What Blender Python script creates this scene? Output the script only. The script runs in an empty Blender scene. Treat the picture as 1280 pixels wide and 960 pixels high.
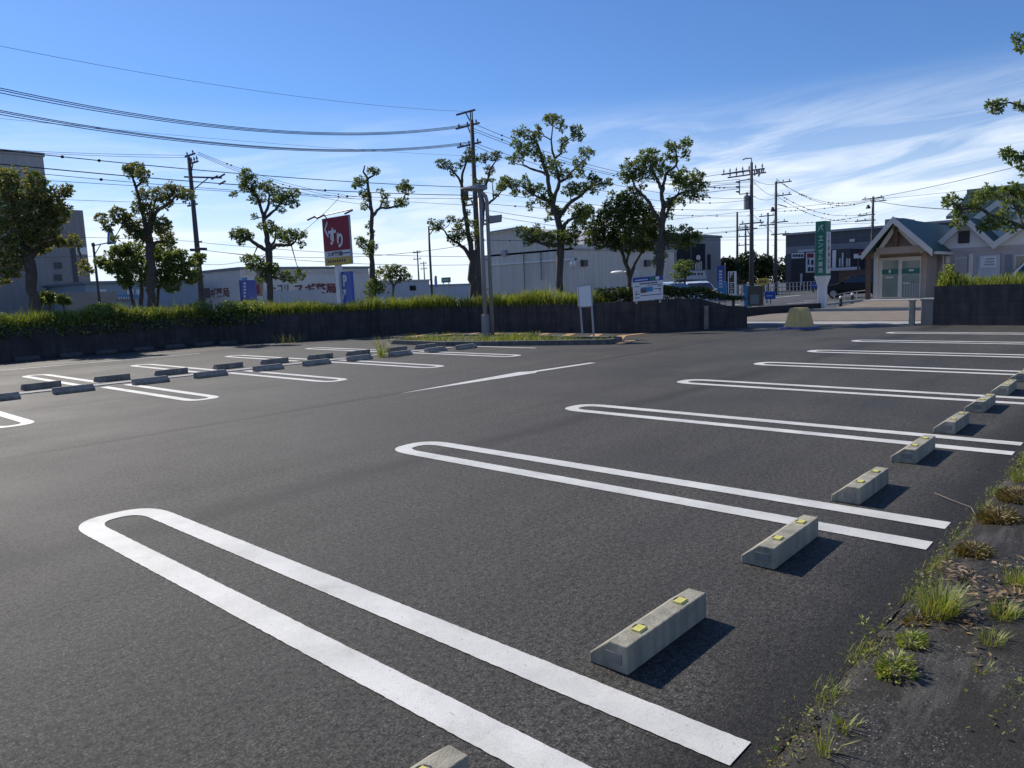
import bpy, math, random
from mathutils import Vector, Matrix
random.seed(7)
rnd = random.random
def U(a, b): return a + (b - a) * random.random()
scene = bpy.context.scene
COL = scene.collection

# ------------------------------------------------------------------ camera
CX, CY, FPX, CAMH = 640.0, 480.0, 922.0477, 1.4
def ray0(x, y): return Vector((x - CX, -(y - CY), -FPX))
ax = ray0(1484, 328).normalized()
ay = ray0(-381, 404).normalized()
az = ax.cross(ay).normalized()
ay = az.cross(ax).normalized()
ROT = Matrix((ax, ay, az))          # camera axes -> world axes
CAM = Vector((0, 0, CAMH))
def ray(x, y): return ROT @ ray0(x, y)
FW = ROT @ Vector((0, 0, -1))
cam_d = bpy.data.cameras.new('camera')
cam = bpy.data.objects.new('camera', cam_d); COL.objects.link(cam)
cam.matrix_world = Matrix.Translation(CAM) @ ROT.to_4x4()
cam_d.sensor_width = 36; cam_d.lens = FPX / 1280 * 36
cam_d.clip_start = 0.05; cam_d.clip_end = 3000
scene.camera = cam

def G(x, y, z=0.0):
    d = ray(x, y); t = (z - CAMH) / d.z
    return CAM + d * t
def W(x, y, d):
    return CAM + ray(x, y) * (d / FPX)
def onX(x, y, X):
    d = ray(x, y); return CAM + d * (X / d.x)
def onY(x, y, Y):
    d = ray(x, y); return CAM + d * (Y / d.y)
def yh(x): return 404 - 0.04075 * (x + 381)
def z_at(x, y, xy):
    d = ray(x, y); t = (xy[0] * d.x + xy[1] * d.y) / (d.x ** 2 + d.y ** 2)
    return CAMH + t * d.z
def depth_of(p): return (Vector(p) - CAM).dot(FW)

# ------------------------------------------------------------------ objects
ORG = {}
def link(o, parent=None):
    COL.objects.link(o)
    if parent is not None: o.parent = parent
    return o
def tag(o, label=None, cat=None, group=None, kind=None):
    if label: o['label'] = label
    if cat: o['category'] = cat
    if group: o['group'] = group
    if kind: o['kind'] = kind
    return o
def thing(name, label, cat, loc=(0, 0, 0), group=None, rz=0.0):
    o = bpy.data.objects.new(name, None); o.empty_display_size = .2
    o.location = loc; o.rotation_euler = (0, 0, rz)
    link(o); ORG[o] = Vector(loc)
    return tag(o, label, cat, group)
def copy_tree(o, parent=None):
    c = o.copy(); COL.objects.link(c); c.parent = parent
    for ch in list(o.children): copy_tree(ch, c)
    return c

class MB:
    def __init__(s): s.v = []; s.f = []; s.uv = None; s.sm = False
    def add(s, vs, fs):
        n = len(s.v); s.v += [tuple(v) for v in vs]; s.f += [tuple(i + n for i in f) for f in fs]; return s
    def box(s, lo, hi, M=None):
        x0, y0, z0 = lo; x1, y1, z1 = hi
        vs = [(x0,y0,z0),(x1,y0,z0),(x1,y1,z0),(x0,y1,z0),(x0,y0,z1),(x1,y0,z1),(x1,y1,z1),(x0,y1,z1)]
        if M is not None: vs = [M @ Vector(v) for v in vs]
        return s.add(vs, [(3,2,1,0),(4,5,6,7),(0,1,5,4),(1,2,6,5),(2,3,7,6),(3,0,4,7)])
    def bar(s, a, b, w, h=None, up=(0, 0, 1)):
        a = Vector(a); b = Vector(b); h = h or w
        d = (b - a).normalized(); u = Vector(up)
        r = d.cross(u)
        if r.length < 1e-4: r = d.cross(Vector((1, 0, 0)))
        r.normalize(); u = r.cross(d)
        q = [r * (i * w / 2) + u * (j * h / 2) for i, j in ((-1,-1),(1,-1),(1,1),(-1,1))]
        return s.add([a + k for k in q] + [b + k for k in q], [(3,2,1,0),(4,5,6,7),(0,1,5,4),(1,2,6,5),(2,3,7,6),(3,0,4,7)])
    def tube(s, pts, rs, n=8, cap=True):
        pts = [Vector(p) for p in pts]
        if not hasattr(rs, '__len__'): rs = [rs] * len(pts)
        t0 = (pts[1] - pts[0]).normalized()
        r = t0.cross(Vector((.3, .2, 1)));
        if r.length < 1e-3: r = t0.cross(Vector((1, 0, 0)))
        r.normalize(); vs = []; fs = []
        for i, p in enumerate(pts):
            a = pts[max(i - 1, 0)]; b = pts[min(i + 1, len(pts) - 1)]
            t = (b - a).normalized(); r = (r - t * r.dot(t)).normalized(); u = t.cross(r)
            for k in range(n):
                an = 2 * math.pi * k / n
                vs.append(p + (r * math.cos(an) + u * math.sin(an)) * rs[i])
        for i in range(len(pts) - 1):
            for k in range(n):
                k2 = (k + 1) % n
                fs.append((i*n+k, i*n+k2, (i+1)*n+k2, (i+1)*n+k))
        if cap:
            fs.append(tuple(range(n - 1, -1, -1))); fs.append(tuple(range((len(pts)-1)*n, len(pts)*n)))
        return s.add(vs, fs)
    def cyl(s, c, r, h, n=12, r2=None):
        c = Vector(c); return s.tube([c, c + Vector((0, 0, h))], [r, r if r2 is None else r2], n)
    def prism(s, poly, d):
        poly = [Vector(p) for p in poly]; d = Vector(d); n = len(poly)
        vs = poly + [p + d for p in poly]
        fs = [tuple(range(n - 1, -1, -1)), tuple(range(n, 2 * n))] + [(i, (i+1) % n, n + (i+1) % n, n + i) for i in range(n)]
        return s.add(vs, fs)
    def sphere(s, c, rx, ry, rz, nu=10, nv=6):
        c = Vector(c); vs = [c + Vector((0, 0, -rz))]; fs = []
        for j in range(1, nv):
            ph = -math.pi / 2 + math.pi * j / nv
            for i in range(nu):
                th = 2 * math.pi * i / nu
                vs.append(c + Vector((rx*math.cos(ph)*math.cos(th), ry*math.cos(ph)*math.sin(th), rz*math.sin(ph))))
        vs.append(c + Vector((0, 0, rz))); L = len(vs) - 1
        for i in range(nu):
            i2 = (i + 1) % nu; fs.append((0, 1 + i2, 1 + i)); b = 1 + (nv - 2) * nu; fs.append((L, b + i, b + i2))
        for j in range(nv - 2):
            for i in range(nu):
                i2 = (i + 1) % nu; a = 1 + j * nu; fs.append((a + i, a + i2, a + nu + i2, a + nu + i))
        return s.add(vs, fs)
    def build(s, name, mat, parent=None, smooth=False, bevel=0, fixn=True):
        org = Vector((0, 0, 0)); p = parent
        while p is not None:
            org = ORG.get(p, org) if p in ORG else org
            p = p.parent
        me = bpy.data.meshes.new(name)
        me.from_pydata([(v[0]-org.x, v[1]-org.y, v[2]-org.z) for v in s.v], [], s.f)
        if s.uv:
            ul = me.uv_layers.new(name='UVMap')
            for i, l in enumerate(me.loops): ul.data[i].uv = s.uv[l.vertex_index]
        if fixn:
            import bmesh
            bm = bmesh.new(); bm.from_mesh(me); bmesh.ops.recalc_face_normals(bm, faces=bm.faces)
            bm.to_mesh(me); bm.free()
        if smooth: me.polygons.foreach_set('use_smooth', [True] * len(me.polygons))
        me.materials.append(mat); me.update()
        o = bpy.data.objects.new(name, me); link(o, parent)
        if bevel:
            b = o.modifiers.new('bevel', 'BEVEL'); b.width = bevel; b.segments = 2; b.limit_method = 'ANGLE'; b.angle_limit = math.radians(40)
        return o
def mb(): return MB()

# text as a real, slightly thick mesh on a surface
def text(name, body, m, parent, c, xd, yd, w, h, off=.012, bold=0.0, shear=0.0):
    cu = bpy.data.curves.new('lettering', 'FONT'); cu.body = body; cu.extrude = 0.0; cu.offset = bold; cu.shear = shear
    cu.resolution_u = 3
    t = bpy.data.objects.new('lettering', cu); COL.objects.link(t)
    bpy.context.view_layer.update()
    me0 = bpy.data.meshes.new_from_object(t.evaluated_get(bpy.context.evaluated_depsgraph_get()))
    bpy.data.objects.remove(t)
    xs = [v.co.x for v in me0.vertices]; ys = [v.co.y for v in me0.vertices]
    x0, x1, y0, y1 = min(xs), max(xs), min(ys), max(ys)
    c = Vector(c); xd = Vector(xd).normalized(); yd = Vector(yd).normalized(); n = xd.cross(yd)
    q = mb()
    vs = [c + xd * (((v.co.x-x0)/(x1-x0)-.5)*w) + yd * (((v.co.y-y0)/(y1-y0)-.5)*h) + n * off for v in me0.vertices]
    q.add(vs, [tuple(p.vertices) for p in me0.polygons])
    bpy.data.meshes.remove(me0); bpy.data.curves.remove(cu)
    return q.build(name, m, parent, fixn=False)

# ------------------------------------------------------------------ materials
def newmat(name):
    m = bpy.data.materials.new(name); m.use_nodes = True
    nt = m.node_tree; b = nt.nodes['Principled BSDF']
    return m, nt, b
def N(nt, t, **k):
    n = nt.nodes.new(t)
    for a, v in k.items():
        if a in n.inputs.keys() if False else False: pass
        setattr(n, a, v)
    return n
def ramp(nt, fac, stops):
    r = nt.nodes.new('ShaderNodeValToRGB'); e = r.color_ramp.elements
    while len(e) < len(stops): e.new(.5)
    for i, (p, c) in enumerate(stops):
        e[i].position = p; e[i].color = (c if hasattr(c, '__len__') else (c, c, c)) + ((1,) if not hasattr(c, '__len__') or len(c) == 3 else ())
    nt.links.new(fac, r.inputs[0]); return r.outputs[0]
def noise(nt, vec, scale, detail=4, rough=.55):
    n = nt.nodes.new('ShaderNodeTexNoise'); n.inputs['Scale'].default_value = scale
    n.inputs['Detail'].default_value = detail; n.inputs['Roughness'].default_value = rough
    nt.links.new(vec, n.inputs['Vector']); return n.outputs['Fac']
def mul(nt, a, b, fac=1.0, mode='MULTIPLY'):
    m = nt.nodes.new('ShaderNodeMix'); m.data_type = 'RGBA'; m.blend_type = mode
    if hasattr(fac, 'is_linked') or hasattr(fac, 'links'): nt.links.new(fac, m.inputs[0])
    else: m.inputs[0].default_value = fac
    for s, i in ((a, 6), (b, 7)):
        if hasattr(s, 'links'): nt.links.new(s, m.inputs[i])
        else: m.inputs[i].default_value = tuple(s) + (1,)
    return m.outputs[2]
def bump(nt, b, h, strength, dist=.01):
    n = nt.nodes.new('ShaderNodeBump'); n.inputs['Strength'].default_value = strength; n.inputs['Distance'].default_value = dist
    nt.links.new(h, n.inputs['Height']); nt.links.new(n.outputs[0], b.inputs['Normal']); return n
def coords(nt, which='Object', sc=None):
    tc = nt.nodes.new('ShaderNodeTexCoord'); v = tc.outputs[which]
    if sc:
        mp = nt.nodes.new('ShaderNodeMapping'); mp.inputs['Scale'].default_value = sc; nt.links.new(v, mp.inputs[0]); v = mp.outputs[0]
    return v
def mat(name, col, rough=.6, var=.18, scale=4, bs=0, bscale=60, metal=0, spec=.5, streak=0, coat=0, world=False):
    m, nt, b = newmat(name); v = coords(nt)
    if world: v = nt.nodes.new('ShaderNodeNewGeometry').outputs['Position']
    f = noise(nt, v, scale, 5); f2 = noise(nt, v, scale * 9, 3)
    c = ramp(nt, f, [(.3, tuple(x*(1-var) for x in col)), (.7, tuple(min(1, x*(1+var)) for x in col))])
    c = mul(nt, c, ramp(nt, f2, [(.3, 1 - var * .7), (.7, 1.0)]))
    if streak:
        vs = coords(nt, 'Object', (9, 9, .35))
        if world: vs.node.inputs[0].links[0].from_node.name; nt.links.new(v, vs.node.inputs[0])
        s = noise(nt, vs, 1.5, 4)
        c = mul(nt, c, ramp(nt, s, [(.35, 1 - streak), (.62, 1.0)]))
    nt.links.new(c, b.inputs['Base Color']); b.inputs['Roughness'].default_value = rough
    b.inputs['Metallic'].default_value = metal; b.inputs['Specular IOR Level'].default_value = spec
    b.inputs['Coat Weight'].default_value = coat
    if bs: bump(nt, b, noise(nt, v, bscale, 4), bs)
    return m
def ribbed(name, col, axis, pitch, rough=.5, var=.1, depth=.6):
    m, nt, b = newmat(name); v = coords(nt)
    w = nt.nodes.new('ShaderNodeTexWave'); w.bands_direction = axis; w.inputs['Scale'].default_value = .314 / pitch
    w.inputs['Distortion'].default_value = 0; nt.links.new(v, w.inputs['Vector'])
    f = noise(nt, v, .5, 5)
    c = ramp(nt, f, [(.3, tuple(x*(1-var) for x in col)), (.7, tuple(x*(1+var) for x in col))])
    vs = coords(nt, 'Object', (3, 3, .25)); c = mul(nt, c, ramp(nt, noise(nt, vs, 1.2, 4), [(.3, .82), (.65, 1.0)]))
    nt.links.new(c, b.inputs['Base Color']); b.inputs['Roughness'].default_value = rough
    bump(nt, b, w.outputs['Fac'], depth, .03)
    return m
def leafmat(name, cols, trans=.3, rough=.5):
    m, nt, b = newmat(name)
    g = nt.nodes.new('ShaderNodeNewGeometry')
    c = ramp(nt, g.outputs['Random Per Island'], [(i / max(1, len(cols) - 1), k) for i, k in enumerate(cols)])
    nt.links.new(c, b.inputs['Base Color']); b.inputs['Roughness'].default_value = rough
    b.inputs['Specular IOR Level'].default_value = .35
    t = nt.nodes.new('ShaderNodeBsdfTranslucent')
    c2 = mul(nt, c, (1.5, 1.35, .6))
    nt.links.new(c2, t.inputs[0])
    mx = nt.nodes.new('ShaderNodeMixShader'); mx.inputs[0].default_value = trans
    nt.links.new(b.outputs[0], mx.inputs[1]); nt.links.new(t.outputs[0], mx.inputs[2])
    nt.links.new(mx.outputs[0], nt.nodes['Material Output'].inputs[0]); return m

def asphalt(name, base, lot=False, chips=.05, csc=14, dirt=None):
    m, nt, b = newmat(name); v = coords(nt)
    f = noise(nt, v, 105, 4, .75)
    c = ramp(nt, f, [(.40, tuple(x*.32 for x in base)), (.51, base), (.62, tuple(x*2.2 for x in base))])
    vo = nt.nodes.new('ShaderNodeTexVoronoi'); vo.inputs['Scale'].default_value = 95; nt.links.new(v, vo.inputs['Vector'])
    c = mul(nt, c, ramp(nt, vo.outputs['Distance'], [(.0, 1.28), (.5, .8)]))
    f2 = noise(nt, v, .55, 6, .6); c = mul(nt, c, ramp(nt, f2, [(.3, .70), (.7, 1.2)]))
    f3 = noise(nt, v, 6, 4, .6); c = mul(nt, c, ramp(nt, f3, [(.3, .88), (.7, 1.08)]))
    # pale stone chips
    vc = nt.nodes.new('ShaderNodeTexVoronoi'); vc.inputs['Scale'].default_value = csc; nt.links.new(v, vc.inputs['Vector'])
    chip = ramp(nt, vc.outputs['Distance'], [(chips*.6, 1.0), (chips, 0.0)])
    c = mul(nt, c, (.26, .25, .24), chip, 'MIX')
    f5 = noise(nt, v, 34, 3, .7); c = mul(nt, c, ramp(nt, f5, [(.38, .55), (.5, 1.0), (.62, 1.32)]))
    # dark pits
    f4 = noise(nt, v, 42, 2, .5); c = mul(nt, c, ramp(nt, f4, [(.35, .30), (.44, 1.0)]))
    if dirt:
        c = mul(nt, c, dirt[0], ramp(nt, noise(nt, v, 2.1, 6, .68), [(.44, 0.0), (.58, .85)]), 'MIX')
        vd = coords(nt, 'Object', (.8, 5, 1)); c = mul(nt, c, dirt[1], ramp(nt, noise(nt, vd, 1.6, 6, .7), [(.52, 0.0), (.68, .7)]), 'MIX')
    if lot:
        vs = coords(nt, 'Object', (.22, 1.6, 1)); c = mul(nt, c, ramp(nt, noise(nt, vs, 1.4, 5, .6), [(.3, .80), (.5, 1.0), (.7, 1.14)]))
        vr = coords(nt, 'Object', (1.1, .12, 1)); c = mul(nt, c, ramp(nt, noise(nt, vr, 1.9, 4, .6), [(.28, .84), (.42, 1.0)]))
        c = mul(nt, c, ramp(nt, noise(nt, v, 1.7, 3, .5), [(.24, .62), (.31, 1.0)]))
        sx = nt.nodes.new('ShaderNodeSeparateXYZ'); nt.links.new(v, sx.inputs[0])
        wob = noise(nt, v, 1.3, 4)
        def band(y0, width, dark, wobble=.12):
            nonlocal c
            a = nt.nodes.new('ShaderNodeMath'); a.operation = 'MULTIPLY_ADD'; nt.links.new(wob, a.inputs[0]); a.inputs[1].default_value = wobble; nt.links.new(sx.outputs[1], a.inputs[2])
            s = nt.nodes.new('ShaderNodeMath'); s.operation = 'SUBTRACT'; nt.links.new(a.outputs[0], s.inputs[0]); s.inputs[1].default_value = y0 + wobble * .5
            q = nt.nodes.new('ShaderNodeMath'); q.operation = 'ABSOLUTE'; nt.links.new(s.outputs[0], q.inputs[0])
            d = nt.nodes.new('ShaderNodeMath'); d.operation = 'DIVIDE'; nt.links.new(q.outputs[0], d.inputs[0]); d.inputs[1].default_value = width
            c = mul(nt, c, ramp(nt, d.outputs[0], [(.15, dark), (1.0, 1.0)]))
        band(8.25, .10, .48, .10); band(4.75, .26, .6, .5); band(12.0, .2, .82, .2); band(18.8, .3, .8, .2)
        # grimy dark band along the weedy edge
        a = nt.nodes.new('ShaderNodeMath'); a.operation = 'MULTIPLY_ADD'; nt.links.new(noise(nt, v, 1.1, 4), a.inputs[0]); a.inputs[1].default_value = .35; nt.links.new(sx.outputs[1], a.inputs[2])
        mr = nt.nodes.new('ShaderNodeMapRange'); mr.inputs[1].default_value = 1.14; mr.inputs[2].default_value = 1.42; nt.links.new(a.outputs[0], mr.inputs[0])
        c = mul(nt, c, ramp(nt, mr.outputs[0], [(0, .34), (1, 1.0)]))
    nt.links.new(c, b.inputs['Base Color'])
    r = ramp(nt, f2, [(.3, .66), (.7, .8)]); nt.links.new(r, b.inputs['Roughness'])
    b.inputs['Specular IOR Level'].default_value = .36
    bump(nt, b, f, .9, .008)
    return m

def paint(name, col, wear=.12):
    m, nt, b = newmat(name); v = coords(nt)
    f = noise(nt, v, 160, 3, .7); f2 = noise(nt, v, 2.2, 6, .65)
    c = ramp(nt, f2, [(.28, tuple(x*(1-wear*1.5) for x in col)), (.62, col)])
    c = mul(nt, c, ramp(nt, f, [(.3, 1 - wear), (.6, 1.0)]))
    w = noise(nt, v, 38, 5, .75)
    tr = coords(nt, 'Object', (2, 1.2, 1)); c = mul(nt, c, ramp(nt, noise(nt, tr, 1.3, 6, .7), [(.30, .78), (.46, 1.0)]))
    c = mul(nt, c, (.16, .16, .16), ramp(nt, w, [(.61, 0.0), (.70, .75)]), 'MIX')
    nt.links.new(c, b.inputs['Base Color']); b.inputs['Roughness'].default_value = .6
    bump(nt, b, f, .35, .004)
    return m

M = {}
M['lot'] = asphalt('lot asphalt', (.069, .064, .056), True)
M['road'] = asphalt('road asphalt', (.10, .10, .10))
M['oldstrip'] = asphalt('old concrete gutter', (.044, .040, .034), False, .2, 60, ((.022, .018, .012), (.105, .098, .085)))
M['oldkerb'] = asphalt('old mossy kerb', (.032, .029, .022), False, .14, 55, ((.045, .033, .014), (.016, .015, .013)))
M['paint'] = paint('white road paint', (.68, .67, .625), .18)
M['orange'] = paint('faded orange road paint', (.62, .38, .20), .2)
M['conc'] = mat('wheel stop concrete', (.37, .345, .27), .88, .2, 5, .45, 110, streak=.36, world=True)
M['conc_dark'] = mat('aged concrete', (.13, .13, .13), .9, .25, 5, .4, 90, streak=.3)
M['conc_pale'] = mat('pale concrete', (.36, .35, .33), .85, .15, 3, .3, 60)
M['conc_old'] = mat('old wheel stop concrete', (.28, .265, .235), .9, .25, 5, .4, 110, streak=.36, world=True)
M['conc_wall'] = mat('shaded wheel stop concrete', (.09, .09, .09), .9, .25, 5, .4, 110, streak=.3, world=True)  # darker stop concrete, the far wall's shade put into the colour
M['yellow_ref'] = mat('yellow reflector', (.64, .58, .15), .5, .2, 40)
M['grey_mark'] = mat('moulded grey plate', (.19, .185, .175), .7, .1, 20)
M['sidewalk'] = mat('brown paving', (.20, .165, .13), .9, .2, 1.5, .3, 40)
M['soil'] = mat('soil', (.06, .045, .03), .95, .3, 3, .5, 30)
M['galv'] = mat('galvanised steel', (.30, .31, .33), .5, .1, 6, metal=.3)
M['grey_paint'] = mat('grey painted steel', (.22, .225, .235), .5, .08, 4)
M['white_paint'] = mat('white painted metal', (.72, .72, .72), .45, .06, 3)
M['pole_conc'] = mat('pole concrete', (.075, .075, .08), .85, .12, 2, .2, 40)
M['dark_metal'] = mat('dark metal', (.045, .047, .055), .5, .15, 6)
M['black'] = mat('black plastic', (.02, .02, .022), .5, .1, 6)
M['cable'] = mat('black cable', (.018, .018, .02), .55, .1, 6)
M['porcelain'] = mat('insulator porcelain', (.18, .18, .19), .3, .1, 8)
M['bark'] = mat('bark', (.085, .073, .06), .95, .35, 9, .8, 45)
M['leaf'] = leafmat('leaf', [(.055, .095, .03), (.09, .145, .045), (.14, .20, .06), (.22, .26, .09)], .42)
M['leaf_dark'] = leafmat('dark leaf', [(.032, .06, .018), (.06, .10, .028), (.10, .14, .04), (.16, .19, .06)], .36)
M['leaf_red'] = leafmat('bronzed leaf', [(.08, .12, .045), (.12, .165, .06), (.16, .20, .075), (.25, .18, .10)], .45)
M['grass'] = leafmat('grass', [(.06, .10, .018), (.13, .19, .032), (.21, .26, .05), (.30, .31, .09)], .4)
M['far_leaf'] = leafmat('distant foliage', [(.018, .035, .014), (.03, .055, .018), (.05, .075, .025)], .1)
M['black_wall'] = mat('blackened concrete', (.03, .03, .032), .9, .3, 4, .3, 60)
M['hedge'] = leafmat('hedge leaf', [(.02, .04, .01), (.035, .06, .012), (.06, .09, .02)], .2)
M['weed'] = leafmat('weed', [(.10, .16, .025), (.19, .26, .045), (.28, .30, .08), (.36, .32, .13)], .35)
M['dry'] = leafmat('dry leaf', [(.14, .085, .04), (.24, .16, .09), (.34, .25, .16), (.2, .13, .07)], .15)
M['drygrass'] = leafmat('dry moss', [(.10, .075, .02), (.17, .12, .04), (.2, .15, .06), (.12, .12, .03)], .2)
M['twig'] = mat('dry twig', (.26, .21, .15), .9, .2, 20)
M['red'] = mat('red sign face', (.25, .008, .03), .65, .08, 1)
M['white'] = mat('white sign face', (.62, .62, .64), .4, .05, 2)
M['yellow'] = mat('yellow sign face', (.50, .33, .02), .4, .08, 2)
M['blue'] = mat('blue sign face', (.015, .09, .42), .4, .08, 2)
M['blue_light'] = mat('light blue panel', (.03, .20, .42), .45, .1, 2)
M['navy'] = mat('navy sign face', (.012, .045, .26), .4, .1, 2)
M['green_sign'] = mat('green sign face', (.006, .15, .10), .4, .06, 2)
M['teal'] = mat('teal stripe', (.012, .12, .10), .4, .05, 2)
M['red_text'] = mat('red lettering', (.17, .02, .03), .5, .1, 2)
M['dark_text'] = mat('dark lettering', (.03, .03, .045), .5, .1, 2)
M['brown_board'] = mat('dull olive board', (.09, .085, .055), .6, .2, 3)
M['glass'] = mat('window glass', (.02, .024, .03), .06, .05, 1, spec=.8)
M['glass_teal'] = mat('door glass', (.20, .24, .225), .1, .12, .8, spec=.6)
M['roof_green'] = mat('green metal roof', (.018, .07, .06), .55, .12, .7)
M['roof_tile'] = ribbed('green roof tile', (.16, .20, .175), 'Y', .3, .5, .1, 1)
M['stucco_white'] = mat('white stucco', (.70, .69, .68), .85, .05, 1, .15, 90)
M['stucco_mauve'] = mat('mauve grey wall', (.44, .40, .405), .85, .06, 1, .15, 90)
M['stucco_brown'] = mat('brown wall', (.40, .31, .25), .85, .08, 1, .15, 90)
M['trim'] = mat('off white trim', (.60, .57, .52), .6, .05, 2)
M['wood'] = mat('brown timber', (.14, .085, .055), .7, .2, 4)
M['shed'] = ribbed('grey ribbed cladding', (.60, .57, .52), 'Y', .33, .55, .05)
M['shed_x'] = ribbed('grey ribbed cladding long side', (.55, .52, .48), 'X', .33, .55, .05)
M['store'] = mat('store cladding', (.63, .61, .57), .6, .05, .5, streak=.1)
M['tower'] = ribbed('grey tower cladding', (.38, .375, .37), 'Z', 1.5, .75, .06, .25)
M['tower2'] = ribbed('dark tower cladding', (.23, .225, .23), 'X', .6, .6, .06)
M['slate'] = mat('slate cladding', (.19, .205, .23), .6, .1, .5)
M['darkbuild'] = ribbed('dark ribbed metal wall', (.075, .082, .098), 'Z', .5, .5, .08)
M['darkshop'] = mat('dark shop wall', (.035, .032, .04), .6, .1, 1)
M['far_wall'] = mat('distant pale wall', (.48, .50, .53), .8, .08, .3)
M['far_blue'] = mat('distant blue wall', (.26, .32, .38), .7, .08, .3)
M['beige'] = mat('beige wall', (.28, .25, .22), .8, .08, 1)
M['car_silver'] = mat('silver car paint', (.42, .45, .50), .25, .03, 1, metal=.5, coat=.6)
M['car_white'] = mat('white car paint', (.78, .78, .78), .25, .02, 1, coat=.6)
M['car_dark'] = mat('dark car paint', (.008, .009, .013), .35, .03, 1, spec=.25)
M['tyre'] = mat('tyre rubber', (.018, .018, .018), .85, .1, 9)
M['rim'] = mat('alloy rim', (.35, .35, .37), .35, .05, 5, metal=.7)
M['lamp_glass'] = mat('lamp lens', (.65, .65, .62), .15, .03, 3)
M['yellow_block'] = mat('faded yellow plastic', (.62, .44, .16), .55, .14, 5, .1, 30, streak=.15)
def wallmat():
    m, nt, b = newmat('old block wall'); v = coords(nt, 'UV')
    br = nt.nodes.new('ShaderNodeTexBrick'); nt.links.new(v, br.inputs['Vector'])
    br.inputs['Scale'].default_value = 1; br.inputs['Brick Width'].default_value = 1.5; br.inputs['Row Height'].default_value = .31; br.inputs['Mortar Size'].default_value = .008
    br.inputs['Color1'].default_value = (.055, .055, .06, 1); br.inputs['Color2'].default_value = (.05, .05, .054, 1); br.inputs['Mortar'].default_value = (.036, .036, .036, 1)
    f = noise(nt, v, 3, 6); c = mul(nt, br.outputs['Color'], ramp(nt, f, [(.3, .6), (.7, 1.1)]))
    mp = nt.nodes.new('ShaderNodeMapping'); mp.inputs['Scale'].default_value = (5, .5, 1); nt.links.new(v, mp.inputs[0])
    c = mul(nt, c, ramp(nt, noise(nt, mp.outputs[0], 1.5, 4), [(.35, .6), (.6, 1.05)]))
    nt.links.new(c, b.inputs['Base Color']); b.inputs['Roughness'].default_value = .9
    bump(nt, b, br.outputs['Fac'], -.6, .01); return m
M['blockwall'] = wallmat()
# ------------------------------------------------------------------ ground, lot and paint
def sheet(name, poly, z, m, label=None):
    q = mb(); q.add([(x, y, z) for x, y in poly], [tuple(range(len(poly)))])
    o = q.build(name, m, fixn=False); return tag(o, label, None, None, 'structure')
M['far_ground'] = asphalt('far street surface', (.085, .085, .085))
sheet('ground', [(-900, -900), (900, -900), (900, 900), (-900, 900)], -.03, M['far_ground'])
lot = sheet('parking_lot', [(-40, .82), (22.9, .82), (22.9, 24.6), (-40, 24.6)], 0.0, M['lot'], 'dark grey asphalt car park surface')
def outline_to_mesh(name, outer, inner, z, m, parent):
    q = mb(); n = len(outer)
    q.add([(x, y, z) for x, y in outer] + [(x, y, z) for x, y in inner], [(i, i + 1, n + i + 1, n + i) for i in range(n - 1)])
    o = q.build(name, m, parent, fixn=False)
    for p in o.data.polygons:
        if p.normal.z < 0: p.flip()
    return o
def bay_line(xc, y0, y1, w=.54, t=.142, tip=.34, z=.004):
    # U-shaped double line, open at y0 and rounded off at y1
    s = 1 if y1 > y0 else -1; outer = []; inner = []
    a = w / 2; b = a - t
    def wob(): return U(-.0018, .0018)
    n = 170
    for i in range(n): y = y0 + (y1 - s * tip - y0) * i / n; outer.append((xc + a + wob(), y)); inner.append((xc + b + wob(), y))
    for i in range(17):
        th = math.pi * i / 16; e = .72
        cx_, sy_ = math.cos(th), math.sin(th)
        px = abs(cx_) ** e * (1 if cx_ >= 0 else -1)
        outer.append((xc + a * px, y1 - s * tip + s * tip * sy_ ** .9))
        inner.append((xc + b * px, y1 - s * tip + s * (tip - .15) * sy_ ** .9))
    for i in range(n, -1, -1): y = y0 + (y1 - s * tip - y0) * i / n; outer.append((xc - a + wob(), y)); inner.append((xc - b + wob(), y))
    return outline_to_mesh('bay_marking', outer, inner, z, M['paint'], lot)
for x in (-.80, 1.732, 4.333, 6.85, 9.43, 11.97, 14.35, 16.88, 19.4):
    bay_line(x, .905, 5.33)
LX = (2.46, 4.86, 7.14, 9.38, 11.62)
for x in LX: bay_line(x, 13.95, 10.42, .52, .14)
for x in (2.46, 4.72, 6.9, 9.2, 11.55): bay_line(x, 14.75, 18.25, .52, .14)
def strip_paint(name, poly, m, z=.004):
    q = mb(); q.add([(x, y, z) for x, y in poly], [tuple(range(len(poly)))]); o = q.build(name, m, lot, fixn=False)
    for p in o.data.polygons:
        if p.normal.z < 0: p.flip()
    return o
strip_paint('edge_line', [(4.6, 20.62), (9.3, 20.1), (9.3, 20.2), (4.6, 20.72)], M['paint'])
strip_paint('direction_arrow', [(6.6, 8.2), (9.35, 8.0), (9.5, 8.09), (11.05, 7.98), (11.05, 8.12), (9.5, 8.24), (9.35, 8.37)], M['paint'])
strip_paint('edge_line', [(13.3, 11.4), (13.42, 11.4), (13.42, 13.6), (13.3, 13.6)], M['paint'])
# faded orange hatching between the planter and the wall
for i in range(9):
    y = 11.6 + i * 1.0
    strip_paint('orange_hatching', [(15.75, y), (15.75, y + .3), (17.9, y + 1.35), (17.9, y + 1.05)], M['orange'])
strip_paint('orange_hatching', [(15.2, 10.25), (15.15, 10.5), (17.3, 11.75), (18.5, 11.55), (18.5, 11.35), (17.4, 11.5)], M['orange'], .008)
strip_paint('orange_hatching', [(14.9, 9.95), (14.9, 10.2), (15.6, 10.6), (16.2, 10.3)], M['orange'], .012)

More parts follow.
